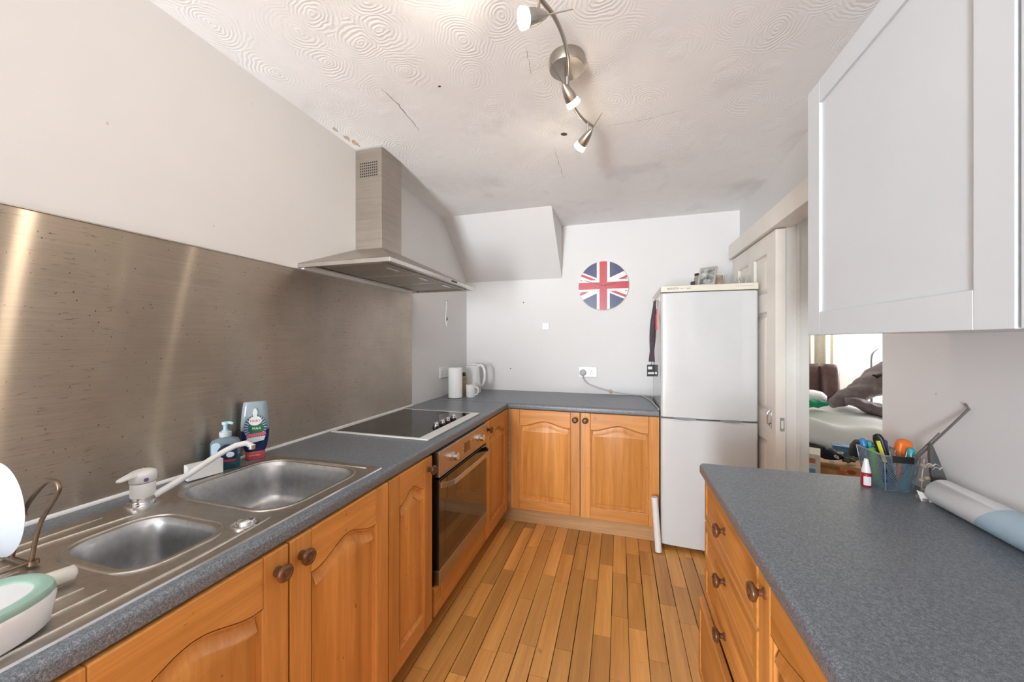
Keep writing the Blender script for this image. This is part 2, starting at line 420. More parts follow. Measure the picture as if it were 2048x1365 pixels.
# ------------------------------------------------------------------ cathedral doors, cabinets
def arch_outline(x0, x1, z0, zt, rise):
    """closed outline of the panel, counter-clockwise from bottom left, with a cathedral arch on top"""
    P = [(x0, z0), (x1, z0)]; n = 22; sh = .05
    for i in range(n+1):
        u = 1 - i/n
        e = min(u, 1-u)
        if e < sh: k = 0
        else: q = (e-sh)/(.5-sh); k = q*q*(3-2*q)
        P.append((x0 + (x1-x0)*u, zt + rise*k))
    return P
def inset(P, d):
    n = len(P); Q = []
    for i in range(n):
        a, b, c = Vector(P[i-1]), Vector(P[i]), Vector(P[(i+1) % n])
        e1 = (b-a).normalized(); e2 = (c-b).normalized(); n1 = Vector((-e1.y, e1.x)); n2 = Vector((-e2.y, e2.x))
        m = (n1+n2); m.normalize(); k = max(.5, m.dot(n1)); Q.append(tuple(b + m*(d/k)))
    return Q
def knob(parent, x, z, y, name='knob'):
    o = MB().lathe([(.011, 0), (.011, .003), (.0065, .006), (.0065, .012), (.012, .016), (.0185, .020), (.0195, .025), (.017, .0295), (.012, .0305), (.0105, .0285), (.007, .0285), (.006, .0305), (.0, .031)], (0,0,0), '-y', 20).build(name, knob_m, parent, smooth=50)
    o.location = (x, y, z)
    return o
_dc = {}
def cathedral(parent, x0, z0, W, H, kn=None, TH=.02, rise=.036, st=.062, name='door'):
    """framed door: panel is the door mesh, stiles, rails and knob are its pieces. Local front is -y, back at y=0"""
    key = (round(W, 3), round(H, 3))
    rise = min(rise, W*.14)
    if key not in _dc:
        zt = H - .075 - rise
        out = arch_outline(st, W-st, .07, zt, rise)
        P = MB(); rings = []
        for d, y in ((0, -TH+.0005), (.0025, -TH+.0035), (.006, -TH+.0045), (.009, -TH+.0125), (.012, -TH+.0125), (.036, -TH+.003), (.0395, -TH+.0012)):
            rings.append([(p[0], y, p[1]) for p in inset(out, d)])
        P.loft(rings, False, True)
        s1 = MB().box(0, st, -TH, 0, 0, H); s2 = MB().box(W-st, W, -TH, 0, 0, H); rb = MB().box(st, W-st, -TH, 0, 0, .07)
        rt = MB(); arc = out[2:]
        tp = [(p[0], H) for p in arc]
        n = len(arc)
        rt.add([(p[0], -TH, p[1]) for p in arc] + [(p[0], -TH, p[1]) for p in tp] + [(p[0], 0, p[1]) for p in arc] + [(p[0], 0, p[1]) for p in tp],
               [(i, i+1, n+i+1, n+i) for i in range(n-1)] + [(2*n+i, 3*n+i, 3*n+i+1, 2*n+i+1) for i in range(n-1)] +
               [(i, 2*n+i, 2*n+i+1, i+1) for i in range(n-1)] + [(n+i, n+i+1, 3*n+i+1, 3*n+i) for i in range(n-1)] + [(0, n, 3*n, 2*n), (n-1, 3*n-1, 4*n-1, 2*n-1)])
        _dc[key] = [q.mesh(nm) for q, nm in ((P, name), (s1, 'stile'), (s2, 'stile'), (rb, 'rail'), (rt, 'rail'))]
    P, s1, s2, rb, rt = _dc[key]
    d = put(name, P, oak[2], parent, smooth=30, loc=(x0, 0, z0))
    for me, mt in ((s1, oak[2]), (s2, oak[2]), (rb, oak[0]), (rt, oak[0])):
        put(me.name.split('.')[0], me, mt, d, bevel=.0035)
    if kn: knob(d, kn[0] if kn[0] >= 0 else W+kn[0], H-.048, -TH)
    return d
body_m = plain('carcass_board', (.52,.42,.30), .6)
def cabinet(label_, loc, rz, W, D, doors, z0=.115, z1=.805, name='base_cabinet', cat='cabinet', ztop=None):
    t = thing(name, label_, cat, loc, rz)
    bdy = MB().box(.0015, W-.0015, .002, D, z0-.005, ztop or WT-.0375)
    if ztop: bdy.box(.0015, .016, .002, D, ztop, WT-.0375).box(W-.016, W-.0015, .002, D, ztop, WT-.0375).box(.016, W-.016, .002, .012, ztop, WT-.0375)
    bdy.build('body', body_m, t)
    for (a, b, kn) in doors: cathedral(t, a, z0, b-a, z1-z0, kn)
    return t
XD = -.745            # back plane + .02 = door faces of the left run
DL = XD - .02         # door backs
DEP = DL - XL - .002
cabinet('oak base cabinet under the drainer left of the sink cabinet', (DL, -.14, 0), PI/2, .402, DEP, [(.002, .400, (.03, 0))])
cabinet('oak base cabinet at the near end of the left worktop', (DL, -.598, 0), PI/2, .455, DEP, [(.002, .453, (-.03, 0))])
cabinet('oak sink cabinet with two arched doors and paired knobs', (DL, .266, 0), PI/2, .786, DEP, [(.002, .400, (-.03, 0)), (.405, .783, (.03, 0))], ztop=.66)
cabinet('narrow oak cabinet with single arched door left of the oven', (DL, 1.053, 0), PI/2, .298, DEP, [(.001, .294, (-.03, 0))])
cabinet('oak corner cabinet right of the oven', (DL, 1.972, 0), PI/2, .435, DEP, [(.003, .430, (.03, 0))])
YD = 2.425
DB = YD + .02
cb = cabinet('oak double cabinet with two arched doors under the back worktop', (-.728, DB, 0), 0, .970, YB-.002-DB, [(0, .476, (-.03, 0)), (.482, .966, (.03, 0))], z0=.113)
label(MB().box(-.034, -.0015, -.012, .02, .113, .805).build('filler_strip', pale_wood, cb), 'pale filler strip in the corner')
# kickboards
tag(MB().box(-.84, .222, 2.478, 2.494, .0005, .107).build('kickboard', pale_wood), 'pale pine kickboard below the back cabinets', 'kickboard')
tag(MB().box(-.852, -.836, -.598, 2.47, .0005, .105).build('kickboard', oak[1]), 'oak kickboard in the shadow below the left run', 'kickboard')

# ------------------------------------------------------------------ worktops
FX = -.748
def edge_profile(x_in, x_out, sgn):
    """rolled front edge, as (x, z) outline"""
    th = .036; r = .013; P = [(x_in, WT-th), (x_out - sgn*.006, WT-th)]
    for k in range(4): a = -PI/2 + PI/2*k/3; P.append((x_out - sgn*.006 + sgn*.006*math.cos(a), WT-th+.006 + .006*math.sin(a)))
    for k in range(6): a = PI/2*k/5; P.append((x_out - sgn*r + sgn*r*math.cos(a), WT-r + r*math.sin(a)))
    P.append((x_in, WT)); return P
wl = MB()
def xz(m, P, y0, y1): m.add([(p[0], y0, p[1]) for p in P] + [(p[0], y1, p[1]) for p in P], [tuple(range(len(P)))[::-1], tuple(range(len(P), 2*len(P)))] + [(i, (i+1)%len(P), len(P)+(i+1)%len(P), len(P)+i) for i in range(len(P))])
JY = 2.409
xz(wl, edge_profile(-.80, FX, 1), -.60, JY)
th = .036
HX0, HX1, HY0, HY1 = -1.232, -.80, .40, 1.040          # cut-out for the bowls
for a, b, c, d in ((XL+.001, -.80, -.60, HY0), (XL+.001, HX0, HY0, HY1), (XL+.001, -.80, HY1, JY)): wl.box(a, b, c, d, WT-th, WT)
tag(wl.build('worktop', wt_m, smooth=35), 'long speckled grey worktop holding the sink and hob', 'worktop')
wb = MB()
P = edge_profile(JY+.06, JY+.005, -1)
wb.add([(XL+.001, p[0], p[1]) for p in P] + [(.236, p[0], p[1]) for p in P], [tuple(range(len(P)))[::-1], tuple(range(len(P), 2*len(P)))] + [(i, (i+1)%len(P), len(P)+(i+1)%len(P), len(P)+i) for i in range(len(P))])
wb.box(XL+.001, .236, JY+.06, YB-.001, WT-th, WT)
tag(wb.build('worktop', wt_m, smooth=35), 'short speckled grey worktop along the back wall below the clock', 'worktop')
wr_ = MB(); RX = .273
xz(wr_, edge_profile(.33, RX, -1), -.60, 1.423); wr_.box(.33, XR-.001, -.60, 1.423, WT-th, WT)
tag(wr_.build('worktop', wt_m, smooth=35), 'speckled grey worktop on the right with the pencil basket', 'worktop')
# ------------------------------------------------------------------ right-hand drawers and cabinets
RF = .288; RB = RF + .018
def drawer_front(parent, x0, x1, z0, z1, yoff=0, name='drawer'):
    W, H = x1-x0, z1-z0; TH = .018; rings = []
    def R(off, y): return [(off, y, off), (W-off, y, off), (W-off, y, H-off), (off, y, H-off)]
    rings = [R(0, 0), R(0, -TH+.004), R(.004, -TH), R(.026, -TH), R(.029, -TH+.003), R(.033, -TH+.003), R(.040, -TH+.0005), R(.042, -TH)]
    o = MB().loft(rings, True, True).build(name, oak[0], parent, smooth=25, loc=(x0, yoff, z0))
    return o
dr = thing('drawer_unit', 'oak drawer unit with three knobs under the right worktop', 'drawers', (RB, 1.420, 0), -PI/2)
RD = XR-.002-RB
MB().box(0, .513, .002, RD, .1, WT-.0375).build('body', oak[2], dr)
for z0, z1, off, kz in ((.650, .805, 0, .736), (.517, .646, 0, .592), (.384, .513, 0, .436), (.113, .378, -.020, None)):
    d = drawer_front(dr, .002, .511, z0, z1, off)
    if kz: knob(d, .255, kz-z0, -.018)
def plain_side(label_, y, W, kn):
    t = thing('base_cabinet', label_, 'cabinet', (RB, y, 0), -PI/2)
    MB().box(.001, W-.001, .002, RD, .11, WT-.0375).build('body', body_m, t)
    cathedral(t, .003, .113, W-.006, .692, kn, TH=.018)
plain_side('oak cabinet with arched door beside the drawers on the right', .905, .50, (.035, 0))
plain_side('oak cabinet nearest the camera under the right worktop', .404, .50, (-.035, 0))
plain_side('oak cabinet at the near end of the right worktop', -.098, .50, (.035, 0))
tag(MB().box(.36, .376, -.598, 1.40, .0005, .095).build('kickboard', oak[1]), 'oak kickboard under the right drawers', 'kickboard')

# white wall cabinets
def wall_cabinet(label_, y1, W, x=.535, z0=1.297, z1=2.010):
    t = thing('wall_cabinet', label_, 'cabinet', (x+.02, y1, 0), -PI/2)
    D = XR - .001 - (x+.02); H = z1-z0
    MB().box(0, W, .001, D, z0+.004, z1).build('body', cab_white, t)
    f = .064; w0, w1 = .0015, W-.0015
    d = MB().box(w0+f-.002, w1-f+.002, -.013, -.004, z0+f-.002, z1-f+.002).build('door', cab_white, t)
    for a, b, c, e, nm in ((w0, w0+f, z0, z1, 'stile'), (w1-f, w1, z0, z1, 'stile'), (w0+f, w1-f, z0, z0+f, 'rail'), (w0+f, w1-f, z1-f, z1, 'rail')):
        MB().box(a, b, -.02, 0, c, e).build(nm, cab_white, d, bevel=.0015)
    return t
wall_cabinet('white shaker wall cabinet above the pencil basket', 1.280, .590)
wall_cabinet('white shaker wall cabinet at the right edge of the view', .686, .590)

# ------------------------------------------------------------------ oven in its housing
OY0, OW = 1.386, .573
hs = thing('oven_housing', 'oak oven housing with routed panel below the oven', 'cabinet', (DL, 1.352, 0), PI/2)
MB().box(.001, .016, -.004, DEP, .11, WT-.0375).box(.608, .618, .0, DEP, .11, WT-.0375).box(.016, .608, .0, DEP, .11, .128).build('body', dark_gap, hs)
pn = MB().box(.020, .616, -.018, -.001, .112, .232).build('panel', oak[0], hs, bevel=.003)
gr = [(.07 + .46*u, .120 + .0 ) for u in (0, 1)]
gm = oak[2]
MB().tube([(.085, -.0185, .222), (.080, -.0185, .19), (.082, -.0185, .16), (.10, -.0185, .135)], .0022, 6).build('routed_groove', gm, pn, smooth=60)
MB().tube([(.545, -.0185, .222), (.553, -.0185, .19), (.550, -.0185, .16), (.535, -.0185, .135)], .0022, 6).build('routed_groove', gm, pn, smooth=60)
ov = thing('oven', 'built-in stainless steel oven with black glass door', 'oven', (DL, OY0, 0), PI/2)
oglass = plain('black_oven_glass', (.014,.011,.009), .06, 0, Coat_Weight=.6)
MB().box(.012, OW-.012, .004, .52, .242, .800).build('body', dark_gap, ov)
cp = MB().box(0, OW, -.032, .003, .696, .807).build('control_panel', oven_steel, ov, bevel=.003)
dz = []
for kx in (.128, .455):
    k = MB().lathe([(.021, 0), (.021, .004), (.016, .006), (.0165, .026), (.014, .029), (0, .029)], (0,0,0), '-y', 24).build('knob', chrome, ov, smooth=40)
    k.location = (kx, -.032, .752)
ds = MB().box(.262, .326, -.0335, -.031, .728, .775).build('display', oglass, ov)
for bx in (.243, .345):
    for bz in (.735, .752, .769): MB().lathe([(.0035, 0), (.0035, .002), (0, .002)], (bx, -.032, bz), '-y', 10).build('button', steel_plain, ov)
dg = MB().box(.0, OW, -.030, .003, .300, .688).build('door', oglass, ov, bevel=.002)
MB().box(.055, OW-.055, -.0306, -.0298, .335, .640).build('window', plain('oven_window', (.035,.020,.013), .05, Coat_Weight=.5), dg)
MB().box(0, OW, -.0315, .003, .236, .300).build('lower_strip', oven_steel, dg, bevel=.002)
hb = MB(); prof = []
for (hx, hy) in ((.010, -.030), (.050, -.062), (.075, -.068), (OW/2, -.070), (OW-.075, -.068), (OW-.050, -.062), (OW-.010, -.030)):
    prof.append((hx, hy))
R = []
for hx, hy in prof: R.append([(hx, hy-.006, .650), (hx, hy+.004, .648), (hx, hy+.004, .672), (hx, hy-.006, .674)])
hb.loft(R); hb.build('handle', steel_plain, dg, smooth=30, bevel=.002)

# ------------------------------------------------------------------ hob
hob = thing('ceramic_hob', 'black ceramic hob with white frame and four silver knobs', 'hob', (0, 0, WT))
HA, HB_, HC, HD = -1.311, -.795, 1.400, 2.004
fw = MB().box(HA, HB_, HC, HC+.016, .0005, .007).box(HA, HB_, HD-.016, HD, .0005, .007).box(HA, HA+.016, HC+.016, HD-.016, .0005, .007).box(HB_-.052, HB_, HC+.016, HD-.016, .0005, .007)
fw.build('frame', white_paint, hob, bevel=.002)
hg = plain('ceramic_glass', (.006,.006,.006), .05, var=.2)
MB().box(HA+.015, HB_-.051, HC+.015, HD-.015, .0005, .0066).build('glass', hg, hob)
rg = plain('ring_print', (.045,.043,.040), .12)
for cx, cy, r in ((-1.19, 1.55, .085), (-.99, 1.55, .062), (-1.19, 1.84, .062), (-.99, 1.84, .085)):
    MB().lathe([(r-.004, .0067), (r, .0067), (r, .0068), (r-.004, .0068)], (cx, cy, 0), 'z', 40, False, False).build('heating_ring', rg, hob)
for px, py in ((884, 856), (895.5, 850), (905.8, 845), (915.3, 839.5)):
    p = onz(px, py, WT+.007)
    k = MB().lathe([(.017, 0), (.0175, .003), (.016, .009), (.0, .009)], (0,0,0), 'z', 24).build('knob', black_pl, hob, smooth=40)
    k.location = (-.868, p.y, .0066)
    MB().lathe([(.013, .009), (.013, .020), (.011, .022), (0, .022)], (0,0,0), 'z', 20).build('knob_cap', chrome, k, smooth=40)
    MB().box(-.004, .004, -.015, .015, .018, .026).build('knob_grip', chrome, k, bevel=.001)

# ------------------------------------------------------------------ extractor hood
hd = thing('extractor_hood', 'stainless steel chimney extractor hood above the hob', 'hood', (XL, 0, 0))
A0, A1, X1 = 1.241, 2.135, .466           # along the wall, depth
ZB, ZT = 1.598, 1.617
rim = MB().box(0, X1, A0, A0+.018, ZB, ZT).box(0, X1, A1-.018, A1, ZB, ZT).box(X1-.018, X1, A0+.018, A1-.018, ZB, ZT)
rim.build('rim', plain('polished_rim', (.62,.60,.57), .22, 1), hd, bevel=.0015)
MB().box(.0, .018, A0+.018, A1-.018, ZB-.003, ZT).build('rear_rim', white_paint, hd)  # steel rim coloured white for the light caught on its lower edge
cx0, cx1, cy0, cy1, cz = .0, .160, 1.602, 1.782, 1.762
cn = MB().loft([[(0, A0, ZT), (X1, A0, ZT), (X1, A1, ZT), (0, A1, ZT)], [(0, cy0-.004, cz), (cx1+.004, cy0-.004, cz), (cx1+.004, cy1+.004, cz), (0, cy1+.004, cz)]], False, True)
cn.build('canopy', hood_m, hd, smooth=20)
fl = MB().box(0, cx1, cy0, cy1, cz-.004, 2.285).build('flue', hood_m, hd, bevel=.002)
vg = MB()
for i in range(9):
    for j in range(6):
        vg.lathe([(.0042, 0), (.0042, .0006), (0, .0006)], (.032 + i*.0125, cy0, 2.145 + j*.0135), '-y', 8)
g_ = vg.build('vent_grille', dark_gap, fl); g_['kind'] = 'stuff'
MB().box(.018, X1-.018, A0+.018, A1-.018, ZT-.004, ZT-.001).build('underside', plain('hood_underside', (.42,.39,.35), .35, .9), hd)
filt = brushed('filter_mesh', (.52,.48,.42), .42, 0, (90, 90, 90), False, dirt=.4)
for i in range(3):
    y0 = A0 + .060 + i*.262
    f_ = MB().box(.075, .375, y0, y0+.250, ZT-.011, ZT-.005).build('grease_filter', filt, hd, bevel=.002)
    MB().box(.345, .362, y0+.085, y0+.165, ZT-.0135, ZT-.011).build('filter_handle', chrome, f_, bevel=.001)
for i in range(2):
    y0 = A0 + .060 + i*.262 + .250
    MB().box(.06, .395, y0+.002, y0+.010, ZT-.0125, ZT-.004).build('filter_divider', chrome, hd)
MB().box(.045, .062, A0+.03, A1-.03, ZT-.0125, ZT-.004).build('filter_rail', steel_plain, hd)
MB().box(.388, .402, A0+.03, A1-.03, ZT-.0125, ZT-.004).build('filter_rail', steel_plain, hd)
for i in range(5):
    MB().lathe([(.005, 0), (.005, .003), (0, .003)], (X1, 1.80 + i*.013, (ZB+ZT)/2), 'x', 10).build('button', black_pl, hd)

# ------------------------------------------------------------------ sink
SX0, SX1, SY0, SY1 = -1.243, -.777, .06, 1.060
sk = thing('kitchen_sink', 'stainless steel one and a half bowl sink with drainer', 'sink', (0, 0, WT))
MAIN = (-1.208, -.826, .702, 1.012); HALF = (-1.100, -.860, .442, .610)
holes = [rrect(*MAIN, .075, 8), rrect(*HALF, .055, 8)]
def plate():
    bm = bmesh.new(); zt = .0035
    loops = [rrect(SX0, SX1, SY0, SY1, .008, 3)] + holes
    ed = []
    for L in loops:
        vs = [bm.verts.new((p[0], p[1], zt)) for p in L]
        ed += [bm.edges.new((vs[i], vs[(i+1) % len(vs)])) for i in range(len(vs))]
    bmesh.ops.triangle_fill(bm, edges=ed, use_beauty=True)
    fs = [f for f in bm.faces if any((min(p[0] for p in h) < f.calc_center_median().x < max(p[0] for p in h) and min(p[1] for p in h) < f.calc_center_median().y < max(p[1] for p in h) and inside(f.calc_center_median(), h)) for h in holes)]
    bmesh.ops.delete(bm, geom=fs, context='FACES')
    bmesh.ops.recalc_face_normals(bm, faces=bm.faces)
    if sum(f.normal.z for f in bm.faces) < 0: bmesh.ops.reverse_faces(bm, faces=bm.faces)
    me = bpy.data.meshes.new('top'); bm.to_mesh(me); bm.free(); return me
def inside(p, poly):
    c = False; n = len(poly)
    for i in range(n):
        a, b = poly[i], poly[i-1]
        if (a[1] > p.y) != (b[1] > p.y) and p.x < (b[0]-a[0])*(p.y-a[1])/(b[1]-a[1]) + a[0]: c = not c
    return c
put('top', plate(), sink_m, sk)
sr = MB(); O = rrect(SX0, SX1, SY0, SY1, .008, 3)
sr.loft([[(p[0], p[1], .0) for p in rrect(SX0-.002, SX1+.002, SY0-.002, SY1+.002, .009, 3)], [(p[0], p[1], .0035) for p in O]], False, False)
sr.build('edge', chrome, sk, smooth=40)
def bowl(rc, rad, depth):
    x0, x1, y0, y1 = rc; R = []
    for d, z in ((0, .0035), (.003, -.002), (.006, -.012), (.010, -depth*.5), (.014, -depth*.8), (.020, -depth*.93), (.032, -depth*.985), (.05, -depth)):
        R.append([(p[0], p[1], z) for p in rrect(x0+d, x1-d, y0+d, y1-d, max(rad-d*.5, .02), 8)])
    return MB().loft(R, False, True).build('bowl', bowl_m, sk, smooth=60)
b1 = bowl(MAIN, .075, .132); b2 = bowl(HALF, .055, .12)
def drain(b, x, y, z, r):
    s_ = MB().lathe([(r, 0), (r, .003), (r-.006, .004), (r-.010, .001), (0, .001)], (x, y, z), 'z', 28).build('drain', chrome, b, smooth=40)
    h = MB()
    for k in range(10): a = 2*PI*k/10; h.lathe([(.004, .0012), (.0, .0013)], (x + (r-.018)*math.cos(a), y + (r-.018)*math.sin(a), z+.0004), 'z', 8, False, False)
    q = h.build('drain_holes', dark_gap, s_); q['kind'] = 'stuff'
drain(b1, -1.105, .835, -.132, .045); drain(b2, -.975, .53, -.12, .03)
def lip(rc, rad, off, r):
    x0, x1, y0, y1 = rc
    MB().tube([(p[0], p[1], .0035) for p in rrect(x0-off, x1+off, y0-off, y1+off, rad+off, 8)], r, 8, closed=True).build('raised_lip', sink_m, sk, smooth=60)
lip(MAIN, .075, .012, .0032); lip(HALF, .055, .014, .0036)
def ridge(pts, r=.0046):
    MB().tube([(a, b, .0030) for a, b in pts], [r*.4] + [r]*(len(pts)-2) + [r*.4], 8).build('drainer_ridge', sink_m, sk, smooth=60)
ridge([(-1.205, .07), (-1.205, .10), (-1.205, .50), (-1.205, .56)]); ridge([(-1.165, .07), (-1.165, .10), (-1.165, .45), (-1.150, .58), (-1.140, .60)])
for xx, e in ((-1.12, .39), (-1.075, .385), (-1.03, .385), (-.985, .385), (-.94, .385), (-.895, .392), (-.85, .40)): ridge([(xx, .07), (xx, .09), (xx, e-.03), (xx, e)])
ridge([(-.802, .07), (-.802, .1), (-.802, .50), (-.815, .66), (-.818, .68)]); 
ridge([(-1.19, 1.034), (-1.18, 1.034), (-.83, 1.034), (-.82, 1.034)], .004)
# pop-up waste control on the rim
pw = onz(492, 1052, WT)
wk = thing('waste_control_knob', 'round chrome pop-up waste knob on the sink rim', 'knob', (pw.x, pw.y, WT+.0035))
MB().lathe([(.030, 0), (.030, .003), (.026, .005), (.020, .004), (.0, .004)], (0,0,0), 'z', 28).build('base_ring', chrome, wk, smooth=40)
MB().lathe([(.017, .004), (.018, .009), (.015, .012), (.0, .013)], (0,0,0), 'z', 24).build('dome', chrome, wk, smooth=60)

# mixer tap
tp = thing('mixer_tap', 'white single lever mixer tap behind the sink', 'tap', (-1.208, .640, WT+.0035))
MB().lathe([(.036, 0), (.036, .003), (.029, .005), (.0, .005)], (0,0,0), 'z', 28).build('base_ring', chrome, tp, smooth=40)
MB().lathe([(.0245, .005), (.025, .006), (.025, .021), (.024, .022), (0, .022)], (0,0,0), 'z', 28).build('collar', chrome, tp, smooth=40)
MB().lathe([(.0245, .022), (.025, .023), (.025, .056), (.024, .058), (0, .058)], (0,0,0), 'z', 28).build('body', white_pl, tp, smooth=40)
cap = MB().lathe([(.0250, .0595), (.0268, .061), (.0272, .078), (.0255, .086), (.018, .0895), (0, .090)], (0,0,0), 'z', 28).build('cap', white_pl, tp, smooth=60)
MB().loft([[(wx, -yy, zz + dz_) for wx, dz_ in ((-ww, 0), (ww, 0), (ww*.8, hh), (-ww*.8, hh))] for yy, ww, zz, hh in ((-.012, .018, .080, .011), (.015, .016, .079, .011), (.034, .011, .0785, .009), (.052, .009, .076, .007), (.058, .005, .076, .005))]).xf(Matrix.Rotation(math.radians(10), 4, 'Z')).build('lever', white_pl, tp, smooth=40, bevel=.002)
MB().lathe([(.005, .0), (.005, .002), (.0, .002)], (.0268, -.008, .069), 'x', 12).build('marker', plain('blue_red_dot', (.18,.10,.28), .4), cap)
tip = onx(492, 886, -1.095)
loc = Vector((-1.208, .640, WT+.0035))
a, b = Vector((-1.192, .657, WT+.022)), tip
P = [a.lerp(b, k/8) + Vector((0, 0, .012*math.sin(PI*(k/8)**2*.9))) for k in range(9)]
P[-1] = P[-1] + Vector((.0, .0, -.004)); P.append(P[-1] + Vector((.008, .012, -.012)))
MB().tube([p - loc for p in P], [.0088]*6 + [.0082]*4, 12).build('spout', white_pl, tp, smooth=60)
MB().lathe([(.0095, 0), (.0095, -.012), (.007, -.013), (0, -.013)], P[-1]-loc+Vector((0,0,.004)), 'z', 16).build('aerator', chrome, tp, smooth=40)
# ------------------------------------------------------------------ fridge freezer
fg = thing('fridge_freezer', 'tall white fridge freezer with two doors in the corner', 'fridge', (.506, 2.40, 0))
fridge_m = plain('fridge_enamel', (.63,.645,.65), .15, var=.015, scale=8)
fridge_top_m = plain('yellowed_plastic', (.74,.70,.60), .35, var=.03, scale=8)
MB().box(-.258, .258, .060, .600, .028, 1.612).build('body', fridge_m, fg, bevel=.006)
MB().box(-.2615, .2615, .0, .600, 1.580, 1.618).build('top_panel', fridge_top_m, fg, bevel=.004)
def curved_door(z0, z1):
    P = [(-.261, .058)]
    for k in range(7): a_ = PI + PI/2*k/6; P.append((-.261 + .016 + .016*math.cos(a_), .016 + .016*math.sin(a_)))
    for k in range(1, 24): u_ = -1 + 2*k/24; P.append((u_*.245, -.013*(1-u_*u_)))
    for k in range(7): a_ = -PI/2 + PI/2*k/6; P.append((.261 - .016 + .016*math.cos(a_), .016 + .016*math.sin(a_)))
    P.append((.261, .058)); R = []
    for z_, ins in ((z0, .004), (z0+.004, 0), (z1-.004, 0), (z1, .004)): R.append([(x_*(1-ins*3), y_ + (ins if y_ < .05 else 0), z_) for x_, y_ in P])
    return MB().loft(R).build('door', fridge_m, fg, smooth=35)
up = curved_door(.813, 1.574); lo = curved_door(.030, .804)
grey_pl = plain('grey_grip', (.25,.26,.27), .4)
for gx in (-.125, .120):
    MB().loft([[(gx + (.062 - k*.004)*math.cos(a), -.010 - .006*k, .8085 + (.009 - .001*k)*math.sin(a)) for a in [2*PI*i/20 for i in range(20)]] for k in range(2)]).build('grip', grey_pl, up, smooth=40)
    MB().loft([[(gx + .066*math.cos(a), yy, .794 + .011*math.sin(a)) for a in [PI + PI*i/14 for i in range(15)]] for yy in (-.014, .002)]).build('grip_scoop', fridge_m, lo, smooth=40)
for gx in (-.22, .22):
    for gy in (.09, .55): MB().lathe([(.018, 0), (.018, .028), (0, .028)], (gx, gy, .0005), 'z', 12).build('foot', black_pl, fg)
TM = Matrix.Rotation(PI/2, 4, 'X')
text('brand_lettering', 'BOSCH', .016, plain('ink_black', (.02,.02,.025), .4), fg, Matrix.Translation((-.192, -.0006, 1.600)) @ TM @ Matrix.Scale(1.25, 4, (1,0,0)))
ink = plain('ink_grey', (.30,.29,.28), .5); mk = MB()
for k, wx in enumerate((.012, .004, .018, .008)): mk.box(-.150 + k*.017, -.150 + k*.017 + wx*.8, -.0008, .001, 1.597, 1.602)
mk.build('small_print', ink, fg); mk = MB()
for k in range(9): mk.box(.145 + k*.0105, .145 + k*.0105 + .008, -.0008, .001, 1.600, 1.603)
mk.build('small_print', plain('ink_faint', (.5,.48,.44), .5), fg)

# things on top of the fridge
FT = 1.618
def jar(name, lab, x, y, r, h, mat, lid_m, cat='jar', lidh=.014):
    t = thing(name, lab, cat, (x, y, FT))
    MB().lathe([(r*.94, 0), (r, .004), (r, h*.82), (r*.86, h*.93), (r*.86, h)], (0,0,0), 'z', 20).build('jar_body', mat, t, smooth=50)
    MB().lathe([(r*.92, h), (r*.92, h+lidh), (0, h+lidh)], (0,0,0), 'z', 20).build('lid', lid_m, t, smooth=40)
p = ony(1400, 560, 2.62)
jar('glass_jar', 'glass jar with black lid behind the photo frame on the fridge', p.x, 2.63, .034, .090, glassy('jar_pickle', (.55,.50,.38), .15, .5), black_pl)
p = ony(1440, 560, 2.53)
jar('storage_jar', 'small jar with tan lid right of the photo frame', p.x, 2.56, .026, .060, glassy('jar_tan', (.60,.50,.40), .15, .6), plain('tan_lid', (.40,.30,.20), .5))
def tumbler(lab, x, y, r, h):
    o = MB().lathe([(0, .004), (r*.80, .004), (r*.97, h), (r, h), (r*.84, 0), (0, 0)], (0,0,0), 'z', 20, False, False).build('glass_tumbler', clear_glass, smooth=50, loc=(x, y, FT))
    tag(o, lab, 'glass')
p = ony(1458, 560, 2.50); tumbler('clear glass tumbler next to the tan lidded jar on the fridge', p.x, 2.50, .027, .066)
p = ony(1478, 560, 2.53); tumbler('clear glass tumbler in the middle of the glasses on the fridge', p.x+.012, 2.56, .026, .05)
p = ony(1494, 560, 2.50); tumbler('wide clear glass tumbler at the right end of the fridge top', p.x-.010, 2.49, .033, .05)
p = ony(1389, 560, 2.5)
tag(MB().box(-.010, .010, -.02, .02, 0, .042).build('matchbox', plain('dark_card', (.03,.035,.05), .6), loc=(p.x, 2.56, FT), bevel=.001), 'small dark box at the left of the fridge top', 'box')
pf = thing('photo_frame', 'tilted silver photo frame standing on top of the fridge', 'photo frame', (ony(1412, 565, 2.47).x, 2.47, FT), math.radians(-28))
TL = Matrix.Rotation(math.radians(-24), 4, 'X')
fw_, fh = .098, .130
frm = MB().box(-fw_/2, -fw_/2+.011, -.006, .006, 0, fh).box(fw_/2-.011, fw_/2, -.006, .006, 0, fh).box(-fw_/2+.011, fw_/2-.011, -.006, .006, 0, .011).box(-fw_/2+.011, fw_/2-.011, -.006, .006, fh-.011, fh).xf(TL)
frm.v = [(a, b, c + .0025) for a, b, c in frm.v]; frm.build('frame', plain('silver_frame', (.62,.60,.56), .3, .6), pf)
tt = NT('grey_photograph'); nn = tt.noise(tt.coord((1,1,1)), 28, 3); tt.set(Base_Color=tt.ramp(nn, [(.35, (.10,.11,.11)), (.5, (.34,.35,.34)), (.65, (.62,.62,.60))]), Roughness=.25)
ph = MB().box(-fw_/2+.011, fw_/2-.011, -.002, .002, .011, fh-.011).xf(TL); ph.v = [(a, b, c + .0025) for a, b, c in ph.v]; ph.build('photograph', tt.m, pf)
lg = MB().box(-.012, .012, .030, .033, 0, .085).xf(Matrix.Translation((0, .062, 0)) @ Matrix.Rotation(math.radians(18), 4, 'X') @ Matrix.Translation((0, -.030, .0012))); lg.build('stand', black_pl, pf)

